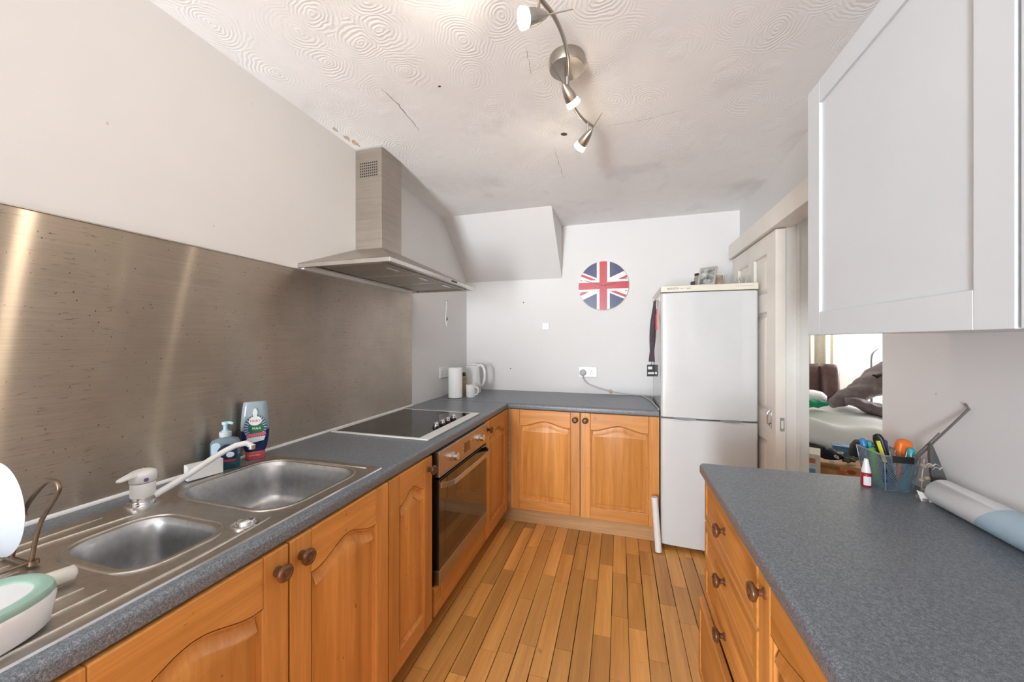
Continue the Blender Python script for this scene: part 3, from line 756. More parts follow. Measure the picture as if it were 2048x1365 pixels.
# things hanging on the fridge side
HXF = .248
hk = thing('magnetic_hook', 'small metal hook on the side of the fridge holding the lanyards', 'hook', (HXF, 2.50, 1.545))
MB().box(-.006, 0, -.015, .015, -.015, .015).build('plate', white_pl, hk, bevel=.002)
MB().tube([(-.005, 0, .0), (-.022, 0, -.004), (-.036, 0, -.004), (-.040, 0, .008)], .0022, 8).build('prong', chrome, hk, smooth=60)
ly = thing('lanyard', 'dark purple lanyard with identity cards hanging beside the fridge', 'lanyard', (HXF-.030, 2.50, 1.5405))
lan_m = plain('purple_webbing', (.060,.038,.052), .7, var=.3, scale=60)
for k, (dx, dy) in enumerate(((-.010, 0), (.006, .008))):
    pts = [(.002, dy*.3, .004)] + [(dx*math.sin(PI*i/9)*1.2 - .012*k*(i/9) - .012*(i/9), dy + .004*math.sin(i*1.7+k), -.02 - .375*i/9) for i in range(10)]
    MB().ribbon(pts, (.93, -.36, 0), [.012 + .016*min(i/4, 1) for i in range(11)], .002, (.36, .93, 0)).build('strap', lan_m, ly, smooth=50)
card_m = plain('card_black_white', (.06,.065,.07), .3, var=.2)
for k, (dx, dy, an) in enumerate(((-.024, -.012, 20), (-.006, .004, -20))):
    q = MB().box(-.026, .026, -.0012, .0012, -.075, 0).xf(Matrix.Translation((dx, dy, -.413)) @ Matrix.Rotation(math.radians(an), 4, 'Z')).build('identity_card', card_m, ly)
    MB().box(-.020, .020, -.0019, -.0012, -.060, -.048).box(-.020, .008, -.0019, -.0012, -.030, -.012).xf(Matrix.Translation((dx, dy, -.413)) @ Matrix.Rotation(math.radians(an), 4, 'Z')).build('card_print', white_pl, q)
    MB().tube([(dx, dy, -.413), (dx+.004, dy, -.403), (dx, dy, -.392)], .0022, 6).build('clip', chrome, ly, smooth=60)
rt_ = thing('red_tag', 'bright red plastic key tag hanging beside the purple lanyard', 'key tag', (HXF-.014, 2.478, 1.5405))
MB().tube([(0, .018, .0), (0, .006, -.03), (0, 0, -.075)], .0014, 6).build('cord', plain('red_cord', (.45,.03,.03), .6), rt_)
MB().box(-.013, .010, -.002, .002, -.19, -.092).build('tag', plain('red_plastic', (.75,.035,.03), .35), rt_, bevel=.0015)
MB().box(-.009, .006, -.002, .002, -.088, -.055).build('tab', plain('red_plastic_2', (.70,.05,.04), .35), rt_, bevel=.0015)
gs = tag(MB().ribbon([(0, 0, 0), (-.004, 0, -.10), (.001, 0, -.23), (-.007, 0, -.29), (.0, 0, -.35), (.002, 0, -.39)], (1, 0, 0), [.006, .012, .012, .007, .007, .006], .002, (0, 1, 0)).build('grey_strap', plain('grey_webbing', (.40,.38,.36), .7), loc=(HXF-.010, 2.462, 1.535), smooth=40), 'thin grey strap hanging closest to the fridge front', 'strap')

# white cardboard tube leaning beside the fridge
a, b = Vector((.226, 2.352, .002)), Vector((.205, 2.372, .325))
ct = NT('tube_paper'); 
cm = MB(); ax = (b-a).normalized(); u_ = ax.cross(Vector((0,1,0))).normalized(); v_ = ax.cross(u_)
def ring(c, r, n=20): return [c + (u_*math.cos(2*PI*i/n) + v_*math.sin(2*PI*i/n))*r for i in range(n)]
cm.loft([ring(b - ax*.02, .013), ring(b, .013), ring(b, .019), ring(a + Vector((0,0,.004)), .019), ring(a + Vector((0,0,.004)), .013)], True, True)
tag(cm.build('paper_roll', white_pl, smooth=50), 'white paper tube leaning upright between cabinet and fridge', 'paper roll')

# ------------------------------------------------------------------ wall clock with flag print
CR = .200
ck = thing('wall_clock', 'round wall clock printed with a red white and blue flag', 'clock', (-.1265, YB-.001, 1.731))
def clip(poly, R=CR*.985, n=64):
    for i in range(n):
        a = 2*PI*(i+.5)/n; nx, nz = math.cos(a), math.sin(a); out = []
        for j in range(len(poly)):
            p, q = poly[j-1], poly[j]; dp = p[0]*nx+p[1]*nz-R; dq = q[0]*nx+q[1]*nz-R
            if (dp <= 0) != (dq <= 0): k = dp/(dp-dq); out.append((p[0]+(q[0]-p[0])*k, p[1]+(q[1]-p[1])*k))
            if dq <= 0: out.append(q)
        poly = out
        if not poly: return []
    return poly
def flat(name, polys, y, mat):
    m = MB()
    for i_, P in enumerate(polys):
        P = clip(P)
        if len(P) > 2: m.prism([(p[0], p[1]) for p in P], 1, y-.0003-.00006*i_, y)
    return m.build(name, mat, ck)
cwhite = plain('clock_white', (.80,.79,.78), .25, var=.01); cred = plain('clock_red', (.52,.022,.045), .3, var=.05); cblue = plain('clock_blue', (.024,.042,.135), .3, var=.1)
MB().lathe([(CR*.9, 0), (CR, .002), (CR, .016), (CR*.985, .020), (0, .020)], (0,0,0), '-y', 64).build('case', cwhite, ck, smooth=40)
L = .25; an = math.radians(24)
def bar(ang, w0, w1, t0=-L, t1=L):
    d = (math.cos(ang), math.sin(ang)); n_ = (-d[1], d[0])
    return [(d[0]*t+n_[0]*w_, d[1]*t+n_[1]*w_) for t, w_ in ((t0, w0), (t1, w0), (t1, w1), (t0, w1))]
flat('blue_field', [[(-L,-L),(L,-L),(L,L),(-L,L)]], -.0203, cblue)
flat('white_saltire', [bar(an, -.036, .036), bar(-an, -.036, .036)], -.0207, cwhite)
flat('white_wedge', [[(-L, -.045), (L, -.045), (L, .045), (-L, .045)]], -.0208, cwhite)
flat('red_saltire', [bar(an, -.022, -.003, 0, L), bar(an, .003, .022, -L, 0), bar(-an, -.022, -.003, 0, L), bar(-an, .003, .022, -L, 0)], -.0212, cred)
flat('white_cross', [[(-.051, -L), (.051, -L), (.051, L), (-.051, L)], [(-L, -.047), (L, -.047), (L, .047), (-L, .047)]], -.0216, cwhite)
flat('red_cross', [[(-.030, -L), (.030, -L), (.030, L), (-.030, L)], [(-L, -.028), (L, -.028), (L, .028), (-L, .028)]], -.0221, cred)
for a_ in (30, -30, 150, -150):
    MB().box(-.008, .008, -.0226, -.0221, -.0022, .0022).xf(Matrix.Translation((.183*math.cos(math.radians(a_*.5 if abs(a_) < 90 else (180-(180-abs(a_))*.5)*(1 if a_ > 0 else -1))), 0, .183*math.sin(math.radians(a_*.5 if abs(a_) < 90 else (180-(180-abs(a_))*.5)*(1 if a_ > 0 else -1)))))).build('hour_mark', black_pl, ck)
def hand(name, ang, ln, wd, y):
    MB().box(-.02, ln, y-.0008, y, -wd, wd).xf(Matrix.Rotation(-math.radians(ang), 4, 'Y')).build(name, black_pl, ck)
hand('minute_hand', 163, .155, .0018, -.0240); hand('hour_hand', 9, .105, .0022, -.0255)
MB().lathe([(.006, .0225), (.006, .0270), (0, .0270)], (0,0,0), '-y', 14).build('hub', cred, ck)

# ------------------------------------------------------------------ sockets, switch, cables
def socket(lab, loc, rz, W=.146, H=.086, n=2, name='wall_socket'):
    t = thing(name, lab, 'socket', loc, rz)
    MB().box(-W/2, W/2, -.010, 0, -H/2, H/2).build('plate', white_pl, t, bevel=.003)
    for k in range(n):
        cx = (k-(n-1)/2)*.062
        MB().box(cx-.005, cx+.005, -.0135, -.010, .016, .030).build('switch', white_pl, t, bevel=.001)
        h = MB().box(cx-.002, cx+.002, -.0103, -.0099, .000, .010).box(cx-.013, cx-.007, -.0103, -.0099, -.018, -.014).box(cx+.007, cx+.013, -.0103, -.0099, -.018, -.014)
        h.build('pin_holes', dark_gap, t)
    return t
socket('white double socket on the back wall with a grey plug in it', (-.250, YB-.001, 1.025), 0)
socket('white double socket on the left wall behind the paper towel', (XL+.001, 2.60, 1.032), PI/2)
tag(MB().box(-.030, .030, -.009, 0, -.030, .030).build('blanking_plate', white_pl, loc=(-.605, YB-.001, 1.406), bevel=.003), 'small square white blanking plate on the back wall', 'plate')
pg = thing('power_cable', 'grey plug and cable running from the back wall socket to the fridge', 'cable', (-.290, YB-.011, 1.018))
plug_m = plain('grey_plug', (.50,.50,.50), .45)
MB().lathe([(.026, 0.0005), (.027, .006), (.026, .024), (.020, .030), (0, .031)], (0,0,0), '-y', 20).build('plug', plug_m, pg, smooth=50)
cp_ = [(0, -.014, -.022), (.005, -.014, -.05), (.03, -.014, -.082), (.10, -.013, -.115), (.20, -.012, -.142), (.30, -.012, -.158), (.40, -.014, -.166), (.455, -.045, -.1672), (.50, -.25, -.1672), (.522, -.50, -.1672), (.526, -.60, -.1672)]
def smooth_path(P, k=6):
    P = [Vector(p) for p in P]; Q = []
    for i in range(len(P)-1):
        p0, p1, p2, p3 = P[max(i-1, 0)], P[i], P[i+1], P[min(i+2, len(P)-1)]
        for j in range(k):
            t = j/k; Q.append(.5*((2*p1) + (p2-p0)*t + (2*p0-5*p1+4*p2-p3)*t*t + (3*p1-p0-3*p2+p3)*t**3))
    return Q + [P[-1]]
MB().tube(smooth_path(cp_), .0042, 8).build('cord', plug_m, pg, smooth=60)
# peeled spot above the worktop and a filled fixing hole
for (px, py, r, nm, mt) in ((1221, 783, .018, 'peeled_spot', rust_m), (1021, 737, .005, 'filled_hole', crack_m), (1047, 605, .005, 'filled_hole', crack_m)):
    p = ony(px, py, YB)
    MB().lathe([(r, 0), (r*.9, .0008), (0, .0009)], (p.x, YB, p.z), '-y', 11).build(nm, mt, wall_back)
# looped white cord on a nail on the left wall
p = onx(892, 600, XL)
hc = thing('hanging_cord', 'looped white cord hanging from a nail on the left wall', 'cord', (XL, p.y, 1.60))
pts = []
for k in range(25):
    a_ = 2*PI*k/24; pts.append((.006, .018*math.sin(a_)*(1.0 if math.cos(a_) < 0 else .45), -.10 + .105*math.cos(a_)))
MB().tube(pts[:-1], .0028, 6, closed=True).build('loop', white_pl, hc, smooth=60)
MB().tube([(.004, 0, .004), (.005, .006, -.05), (.006, -.008, -.10), (.010, .004, -.15), (.008, -.004, -.19)], .0026, 6).build('strand', white_pl, hc, smooth=60)
MB().tube([(0, 0, .004), (.014, 0, .006)], .0018, 6).build('nail', black_pl, hc)
MB().tube([(.008, .006, -.125), (.010, -.002, -.14), (.009, .004, -.155)], .0034, 6).build('knot', dark_gap, hc, smooth=60)

# ------------------------------------------------------------------ things in the corner of the worktop
pt = thing('paper_towel_roll', 'upright white kitchen paper roll in the worktop corner', 'paper towel', (-1.205, 2.535, WT))
paper_m = plain('kitchen_paper', (.82,.82,.80), .8, var=.03, scale=120)
MB().lathe([(.020, .004), (.048, .0005), (.053, .004), (.0535, .225), (.051, .230), (.020, .230), (.020, .004)], (0,0,0), 'z', 32, False, False).build('paper', paper_m, pt, smooth=50)
MB().lathe([(.0195, .001), (.0195, .2285), (.0175, .2285), (.0175, .001)], (0,0,0), 'z', 20, False, False).build('core', plain('card_core', (.35,.27,.18), .8), pt, smooth=50)
kt = thing('kettle', 'tall white plastic jug kettle in the corner behind the mug', 'kettle', (-1.190, 2.835, WT))
MB().lathe([(.070, .0005), (.072, .012), (.070, .022), (0, .022)], (0,0,0), 'z', 28).build('base', white_pl, kt, smooth=40)
MB().lathe([(.068, .023), (.070, .03), (.064, .12), (.058, .215), (.054, .228), (0, .232)], (0,0,0), 'z', 28).build('jug', white_pl, kt, smooth=50)
MB().lathe([(.050, .231), (.046, .238), (.015, .244), (0, .244)], (0,0,0), 'z', 24).build('lid', white_pl, kt, smooth=50)
hd_ = Vector((.92, -.15, 0)).normalized()
MB().tube(smooth_path([hd_*.050 + Vector((0,0,.222)), hd_*.085 + Vector((0,0,.232)), hd_*.115 + Vector((0,0,.195)), hd_*.118 + Vector((0,0,.12)), hd_*.098 + Vector((0,0,.065)), hd_*.062 + Vector((0,0,.058))], 4), .011, 10).build('handle', white_pl, kt, smooth=60)
MB().box(-.006, .006, -.004, .004, 0, .018).xf(Matrix.Translation(hd_*.112 + Vector((0,0,.085)))).build('switch', grey_pl, kt)
mg = thing('mug', 'white mug standing in front of the kettle', 'mug', (-1.105, 2.60, WT))
mug_m = plain('glazed_white', (.78,.78,.78), .15, var=.02)
MB().lathe([(0, .0005), (.034, .0005), (.037, .006), (.038, .095), (.0345, .095), (.033, .008), (0, .007)], (0,0,0), 'z', 28, False, False).build('cup', mug_m, mg, smooth=50)
MB().tube(smooth_path([(.036, -.006, .078), (.062, -.012, .074), (.068, -.014, .048), (.056, -.011, .026), (.035, -.006, .020)], 4), .0052, 8).build('handle', mug_m, mg, smooth=60)
tw = NT('bead_pattern'); wv = tw.n('TexWave'); wv.inputs['Scale'].default_value = 46; wv.inputs['Distortion'].default_value = 3; wv.bands_direction = 'Z'
tw.l(tw.coord(), wv.inputs['Vector']); tw.set(Base_Color=tw.ramp(wv.outputs['Fac'], [(.45, (.05,.025,.015)), (.6, (.62,.45,.28))]), Roughness=.5)
pm_ = thing('pepper_mill', 'slim brown patterned mill between paper roll and kettle', 'mill', (-1.190, 2.662, WT))
MB().lathe([(.020, .0005), (.021, .004), (.019, .05), (.020, .150), (.016, .155), (0, .155)], (0,0,0), 'z', 20).build('body', tw.m, pm_, smooth=50)
MB().lathe([(.013, .155), (.016, .162), (.015, .178), (.006, .185), (0, .185)], (0,0,0), 'z', 20).build('top', plain('dark_cap', (.05,.03,.02), .4), pm_, smooth=50)
# ------------------------------------------------------------------ bottles behind the sink
def oval_rings(prof, n=28):
    """prof: (half width, half depth, z) -> superellipse rings"""
    R = []
    for a, b, z in prof:
        ring_ = []
        for i in range(n):
            t = 2*PI*i/n; c, s = math.cos(t), math.sin(t)
            ring_.append((a*math.copysign(abs(c)**.75, c), b*math.copysign(abs(s)**.75, s), z))
        R.append(ring_)
    return R
def front_shape(pts, y, dep, th=.0004): return MB().prism(pts, 1, y-th, y)
def ell(cx, cz, a, b, n=28): return [(cx + a*math.cos(2*PI*i/n), cz + b*math.sin(2*PI*i/n)) for i in range(n)]
# hand soap
sp_ = thing('soap_dispenser', 'clear blue hand soap bottle with pale pump beside the tap', 'soap dispenser', (-1.288, .905, WT), math.radians(52))
soap_m = glassy('soap_bottle', (.30,.42,.50), .12, .55); pump_m = plain('pale_blue_pump', (.42,.62,.70), .3)
MB().loft(oval_rings([(.036, .018, .0005), (.040, .021, .004), (.041, .021, .060), (.041, .021, .090), (.036, .019, .100), (.020, .014, .106), (.015, .014, .109)])).build('bottle', soap_m, sp_, smooth=50)
MB().loft(oval_rings([(.0385, .0195, .0012), (.0405, .0213, .004), (.0414, .0213, .040), (.0414, .0213, .046)])).build('liquid', plain('teal_liquid', (.020,.085,.12), .2), sp_, smooth=50)
MB().lathe([(.0165, .109), (.0170, .110), (.0170, .124), (.015, .126), (0, .126)], (0,0,0), 'z', 24).build('collar', plain('frosted_collar', (.55,.62,.66), .35), sp_, smooth=40)
MB().lathe([(.010, .126), (.010, .131), (.006, .132), (.006, .147), (.010, .150), (.010, .158), (.0, .159)], (0,0,0), 'z', 18).build('pump', pump_m, sp_, smooth=40)
MB().tube([(0, 0, .154), (.012, -.004, .155), (.021, -.007, .151)], [.006, .005, .004], 10).build('nozzle', pump_m, sp_, smooth=60)
lbl = front_shape(ell(.006, .056, .028, .030), -.0222, 0).build('label', plain('navy_label', (.012,.022,.075), .3), sp_)
front_shape(ell(.014, .050, .011, .009), -.0227, 0).build('label_badge', plain('badge_white', (.6,.7,.75), .3), lbl)
front_shape([(-.020, .028), (.026, .026), (.030, .033), (-.014, .035)], -.0226, 0).build('label_stripe', plain('badge_red', (.35,.04,.06), .3), lbl)
front_shape(rrect(-.036, -.012, .052, .094, .010, 4), -.0220, 0).build('label_patch', plain('pale_blue_label', (.45,.60,.70), .3), sp_)  # pale blue rounded patch left of the navy label
# washing-up liquid
wf = thing('dish_soap_bottle', 'upside-down blue washing-up liquid bottle with red cap and printed label', 'bottle', (-1.290, 1.012, WT), math.radians(52))
body_top = glassy('bottle_clear', (.42,.52,.57), .10, .45)
PR = [(.030, .017, .030), (.036, .019, .045), (.041, .021, .075), (.0435, .022, .108), (.0435, .022, .135), (.041, .021, .165), (.038, .019, .195), (.036, .017, .207), (.033, .014, .2115)]
MB().loft(oval_rings(PR)).build('bottle', body_top, wf, smooth=50)
MB().loft(oval_rings([(a+.0006, b+.0006, z) for a, b, z in PR[:4]])).build('liquid', plain('navy_liquid', (.010,.022,.10), .18), wf, smooth=50)
MB().loft(oval_rings([(.029, .016, .0005), (.030, .017, .004), (.0305, .017, .030), (.028, .016, .031)])).build('cap', plain('coral_cap', (.52,.10,.11), .35), wf, smooth=50)
def wlab(name, pts, y, col, r=.35, par=None): return front_shape(pts, y, 0).build(name, plain(name+'_ink', col, r), par or wf)
wlab('label_ray_field', ell(0, .118, .034, .046), -.0228, (.035,.09,.17))
rm = MB()
for k in range(26):
    a_ = 2*PI*k/26
    if -2.2 < a_-PI*1.5 < -.0 and False: continue
    d = (math.cos(a_), math.sin(a_)); n_ = (-d[1], d[0]); q = [(d[0]*r_*.034/.04 + n_[0]*w_, .118 + d[1]*r_*.046/.04 + n_[1]*w_) for r_, w_ in ((.026, -.0007), (.0395, -.0011), (.0395, .0011), (.026, .0007))]
    rm.prism(q, 1, -.0235, -.0229)
rm.build('label_rays', plain('ray_white', (.62,.72,.78), .35), wf)
wlab('label_green_oval', ell(.004, .115, .0225, .020), -.0236, (.015,.13,.055)); wlab('label_white_oval', ell(.000, .143, .0195, .0165), -.0240, (.75,.76,.74))
wlab('label_bottle_icon', [(-.006, .158), (.005, .158), (.007, .176), (.002, .188), (-.004, .188), (-.008, .174)], -.0242, (.62,.70,.72))
wlab('label_pink_band', [(-.027, .084), (.033, .090), (.031, .100), (-.025, .095)], -.0240, (.62,.13,.19)); wlab('label_white_band', [(-.022, .062), (.026, .070), (.031, .086), (-.026, .082)], -.0239, (.62,.66,.70))
wlab('cap_label', rrect(-.024, .020, .008, .025, .003, 3), -.0178, (.60,.045,.07))
text('lettering', 'FAIRY', .0125, plain('fairy_red', (.45,.03,.06), .4), wf, Matrix.Translation((0, -.0244, .143)) @ TM)
text('lettering', 'MAX', .0125, plain('max_white', (.8,.82,.8), .4), wf, Matrix.Translation((.004, -.0240, .115)) @ TM)
text('lettering', 'ANTI-GRAS', .0065, plain('max_white_2', (.8,.75,.75), .4), wf, Matrix.Translation((-.002, -.0182, .0165)) @ TM)
# small white box leaning there
bx = thing('white_box', 'small plain white box behind the sink under the tap spout', 'box', (-1.268, .826, WT), math.radians(78))
MB().box(-.046, .046, -.014, .014, .0036, .050).build('carton', white_pl, bx, bevel=.001)

# ------------------------------------------------------------------ things on the drainer
DZ = WT + .0073
tb_c = Vector((-.864, .222, 0))
tb = thing('oval_tub', 'white oval plastic tub with pale green rim on the drainer', 'tub', (tb_c.x, tb_c.y, DZ), PI/2)
tubw = plain('tub_white', (.76,.77,.78), .3, var=.02); mint = plain('mint_green', (.30,.47,.39), .4)
def oring(a, b, z, n=40):
    def e_(t): return math.copysign(abs(t)**.8, t)
    return [(a*e_(math.cos(2*PI*i/n)), b*e_(math.sin(2*PI*i/n)), z) for i in range(n)]
MB().loft([oring(.110, .066, .0005), oring(.114, .070, .004), oring(.120, .075, .042), oring(.118, .073, .048)]).build('base', tubw, tb, smooth=50)
MB().loft([oring(.118, .073, .048), oring(.1195, .0745, .050), oring(.117, .072, .058), oring(.106, .061, .060), oring(.099, .054, .057), oring(.099, .054, .050)], False, False).build('rim', mint, tb, smooth=60)
tf = MB().loft([oring(.0995, .0545, .049), oring(.099, .054, .0545)]).build('lid', tubw, tb, smooth=40)
for k, (p0, p1, w_) in enumerate((((-.04, .030), (.058, .022), .006), ((-.05, .004), (.040, .008), .005))):
    n_ = 12; V = []
    for i in range(n_+1):
        t = i/n_; x_ = p0[0] + (p1[0]-p0[0])*t; y_ = p0[1] + (p1[1]-p0[1])*t + .003*math.sin(9*t+k); ww = w_*(1-t)**.6
        V += [(x_, y_-ww, .0549), (x_, y_+ww, .0549)]
    MB().add(V, [(2*i, 2*i+1, 2*i+3, 2*i+2) for i in range(n_)]).build('print', black_pl, tf)
MB().lathe([(.009, .0546), (.009, .0550), (.006, .0550), (.006, .0546)], (.005, -.028, 0), 'z', 20, False, False).build('print_ring', grey_pl, tf)
a, b = Vector((-.936, .398, WT+.02)), Vector((-.968, .262, WT+.02))
wh = tag(MB().tube([a + (a-b).normalized()*.004, a, a.lerp(b, .25), a.lerp(b, .6), b], [.006, .0125, .0135, .011, .010], 14).build('dish_brush', plain('ivory_plastic', (.74,.71,.64), .35), smooth=60), 'ivory rounded brush handle lying behind the white tub', 'brush')
lowz = min(v.co.z for v in wh.data.vertices); wh.location.z = DZ + .0002 - lowz
rust_wire = plain('rusty_wire', (.24,.17,.12), .35, .9, var=.3, scale=40)
rk = thing('dish_rack', 'tarnished wire dish rack with a tall hoop on the drainer', 'dish rack', (0, 0, 0))
hoop = [ony(36, 1062, .40), ony(52, 1015, .40), ony(74, 984, .40), ony(94, 964, .40), ony(107, 962, .40), ony(117, 970, .40), ony(117, 984, .40), ony(100, 1012, .40), ony(80, 1048, .40), ony(70, 1085, .40), ony(63, 1122, .40)]
hoop = [hoop[0] + Vector((-.02, 0, -.055))] + hoop
MB().tube(smooth_path(hoop, 4), .0036, 8).build('hoop', rust_wire, rk, smooth=60)
e = hoop[-1]; zb = DZ + .0065
for dx in (0, -.10, -.18): MB().tube([(e.x+dx, .402, zb), (e.x+dx, .10, zb)], .003, 8).build('rail', rust_wire, rk, smooth=60)
for yy in (.40, .30, .20, .10): MB().tube([(e.x+.006, yy, zb-.003), (e.x-.19, yy, zb-.003)], .0028, 8).build('cross_wire', rust_wire, rk, smooth=60)
MB().lathe([(.008, 0), (.008, .008), (0, .009)], (e.x, .402, DZ+.0002), 'z', 12).build('foot', rust_wire, rk, smooth=50)
bw = thing('plate', 'white plate standing on edge in the dish rack', 'plate', (-1.150, .372, DZ+.1012), math.radians(0))
MB().lathe([(0, .0), (.060, .002), (.090, .016), (.0915, .015), (.062, -.002), (0, -.004)], (0,0,0), 'y', 40, False, False).build('dish', plain('glazed_stoneware', (.52,.56,.62), .2, var=.02), bw, smooth=60)

# ------------------------------------------------------------------ right worktop: basket and its contents
BK = Vector((.768, 1.360, WT))
bk = thing('wire_basket', 'blue-grey wire mesh pencil basket on the right worktop', 'basket', BK, math.radians(3))
mesh_m = plain('mesh_grey', (.24,.32,.40), .35, .5)
HT, HB2 = .103, .0
def bpt(sx, sy, z):
    k = z/HT; return Vector((sx*(.031 + .011*k), sy*(.044 + .014*k), .001 + z))
def side(c0, c1):
    m = MB(); n = 15
    a0, a1, b0, b1 = bpt(*c0, 0), bpt(*c1, 0), bpt(*c0, HT), bpt(*c1, HT)
    nrm = (a1-a0).cross(b0-a0).normalized()
    def P(u, v): return (a0.lerp(a1, u)).lerp(b0.lerp(b1, u), v)
    for k in range(-n, n):
        for sg in (1, -1):
            # diagonal wires clipped to the panel
            pts = []
            for j in range(11):
                v = j/10; u = (k/n) + v*.9
                if 0 <= u <= 1: pts.append(P(u if sg > 0 else 1-u, v))
            if len(pts) > 1:
                A, B = pts[0], pts[-1]; t = (B-A).normalized(); s_ = t.cross(nrm)*.0005; q = nrm*.0004
                m.add([A-s_-q, A+s_-q, A+s_+q, A-s_+q, B-s_-q, B+s_-q, B+s_+q, B-s_+q], [(0,1,5,4),(1,2,6,5),(2,3,7,6),(3,0,4,7)])
    return m
C4 = [(-1,-1), (1,-1), (1,1), (-1,1)]
for i in range(4): side(C4[i], C4[(i+1) % 4]).build('mesh_side', mesh_m, bk)
MB().loft([[bpt(*c, 0) + Vector((0,0,-.0007)) for c in C4], [bpt(*c, 0) + Vector((0,0,.0006)) for c in C4]]).build('base', mesh_m, bk)
MB().tube([bpt(*c, HT) for c in C4], .0024, 8, closed=True).build('rim', plain('rim_grey', (.35,.37,.39), .3, .8), bk, smooth=60)
for c in C4: MB().tube([bpt(*c, 0), bpt(*c, HT)], .0016, 6).build('corner_wire', mesh_m, bk, smooth=60)
def stick(name, lab, cat, p0, p1, r, mat, cap=None, capk=.3, n=14, capname='cap'):
    p0, p1 = BK + Vector(p0), BK + Vector(p1); t = thing(name, lab, cat, p0); d = p1-p0; q = p0 + d*(1-capk)
    MB().tube([(0,0,0), d*.02, d*(1-capk)], [r*.5, r, r], n).build('barrel', mat, t, smooth=60)
    MB().tube([d*(1-capk), d*(1-capk*.95), d*.96, d], [r, r*1.08, r*1.04, r*.6], n).build(capname, cap or mat, t, smooth=60)
    return t
stick('gel_pen', 'translucent blue pen at the left end of the pencil basket', 'pen', (-.020, .035, .003), (-.033, .050, .128), .008, glassy('blue_clear', (.25,.45,.62), .15, .4), plain('blue_cap', (.03,.22,.50), .3))
stick('marker_pen', 'teal pen behind the black knife in the basket', 'pen', (-.012, .030, .003), (-.018, .045, .118), .006, plain('teal_pl', (.02,.36,.36), .35))
stick('highlighter', 'bright green highlighter in the basket left of the knife', 'pen', (-.018, .005, .003), (-.030, .012, .108), .0085, plain('green_pl', (.10,.50,.03), .35))
stick('felt_tip_pen', 'blue felt pen standing nearest the orange handle', 'pen', (.004, .012, .003), (.000, .016, .132), .007, plain('royal_blue', (.02,.09,.50), .35))
stick('felt_tip_pen', 'dark blue felt pen behind the other blue pen', 'pen', (.012, .022, .003), (.013, .034, .130), .007, plain('ink_blue', (.02,.04,.28), .35))
stick('felt_tip_pen', 'turquoise pen at the right end of the pencil basket', 'pen', (.022, -.026, .003), (.040, -.030, .124), .0085, plain('turquoise', (.02,.38,.46), .35))
kn_ = thing('utility_knife', 'black and yellow utility knife sticking out of the basket', 'knife', BK + Vector((.012, -.010, .004)))
d = Vector((-.036, .010, .148)); M = rot_to(d) @ Matrix.Rotation(math.radians(60), 4, 'Z')
MB().loft([[(x_, y_, z_) for x_, y_ in rrect(-w_, w_, -.007, .007, .005, 3)] for w_, z_ in ((.007, 0), (.010, .01), (.010, .06), (.0125, .10), (.0125, .140), (.009, .151), (.004, .154))]).xf(M).build('body', black_pl, kn_, smooth=50)
MB().loft([[(x_, y_, z_) for x_, y_ in rrect(-.0055, .0055, -.0082, .0082, .003, 3)] for z_ in (.072, .135)]).xf(M).build('inlay', plain('yellow_rubber', (.62,.62,.04), .5), kn_, smooth=50)
oh = thing('orange_handle', 'fat bright orange plastic handle in the basket', 'tool', BK + Vector((.020, -.008, .004)))
MB().loft([[(x_, y_, z_) for x_, y_ in rrect(-w_, w_, -w_*.7, w_*.7, w_*.45, 4)] for w_, z_ in ((.006, 0), (.007, .06), (.013, .08), (.0175, .105), (.0175, .125), (.014, .137), (.006, .141))]).xf(Matrix.Rotation(math.radians(7), 4, 'Y')).build('grip', plain('orange_pl', (.75,.16,.02), .35), oh, smooth=60)
bc = thing('bulldog_clip', 'black bulldog clip with wire handles on the basket rim', 'clip', BK + Vector((.002, -.0585, .100)))
MB().prism([(-.005, .006), (.004, .006), (.004, .0045), (-.0035, .0045), (-.0035, -.013), (-.005, -.013)], 0, -.024, .024).build('clip_body', black_pl, bc)
for s_ in (-1, 1): MB().tube([(s_*.006, -.003, .006), (s_*.009, -.002, .020), (s_*.014, -.001, .024), (s_*.018, -.002, .018), (s_*.018, -.003, .006)], .0010, 6).build('wire_handle', chrome, bc, smooth=60)
# glue bottle
gp = onz(1741, 976, WT)
gl = thing('glue_bottle', 'small red glue bottle with white nozzle beside the basket', 'bottle', (gp.x-.004, gp.y+.012, WT), math.radians(10))
MB().lathe([(.0115, .0005), (.0125, .003), (.0125, .038), (.009, .042), (0, .042)], (0,0,0), 'z', 20).build('bottle', plain('crimson', (.35,.012,.03), .3), gl, smooth=50)
MB().lathe([(.0112, .042), (.0112, .046), (.0045, .082), (0, .083)], (0,0,0), 'z', 18).build('nozzle', white_pl, gl, smooth=40)
MB().loft([[(.0128*math.cos(a_), .0128*math.sin(a_), z_) for a_ in [math.radians(-155 + 12*i) for i in range(8)]] for z_ in (.006, .032)], False, False, False).build('label', white_pl, gl, smooth=60)

# bent metal rod leaning on the wall
r0, r1, r2 = onx(1834, 916, .803), onx(1938, 818, XR-.006), onx(1930, 808, XR-.006)
rd = thing('bent_rod', 'thin grey bent metal rod leaning from the basket to the wall', 'rod', (r0.x, r0.y, WT))
o_ = Vector((r0.x, r0.y, WT)); low = Vector((.780, 1.345, WT+.0055))
MB().tube([low-o_, r0-o_, r0.lerp(r1, .5)-o_, r1-o_, r2-o_], .0032, 8).build('shaft', plain('dull_steel', (.30,.29,.28), .35, .8), rd, smooth=50)
MB().tube([low-o_+Vector((0,0,.004)), r0-o_+Vector((-.002,.004,.004)), r0.lerp(r1,.5)-o_+Vector((-.002,.004,.004))], .0018, 6).build('second_wire', plain('dull_steel_2', (.25,.24,.23), .4, .8), rd, smooth=50)
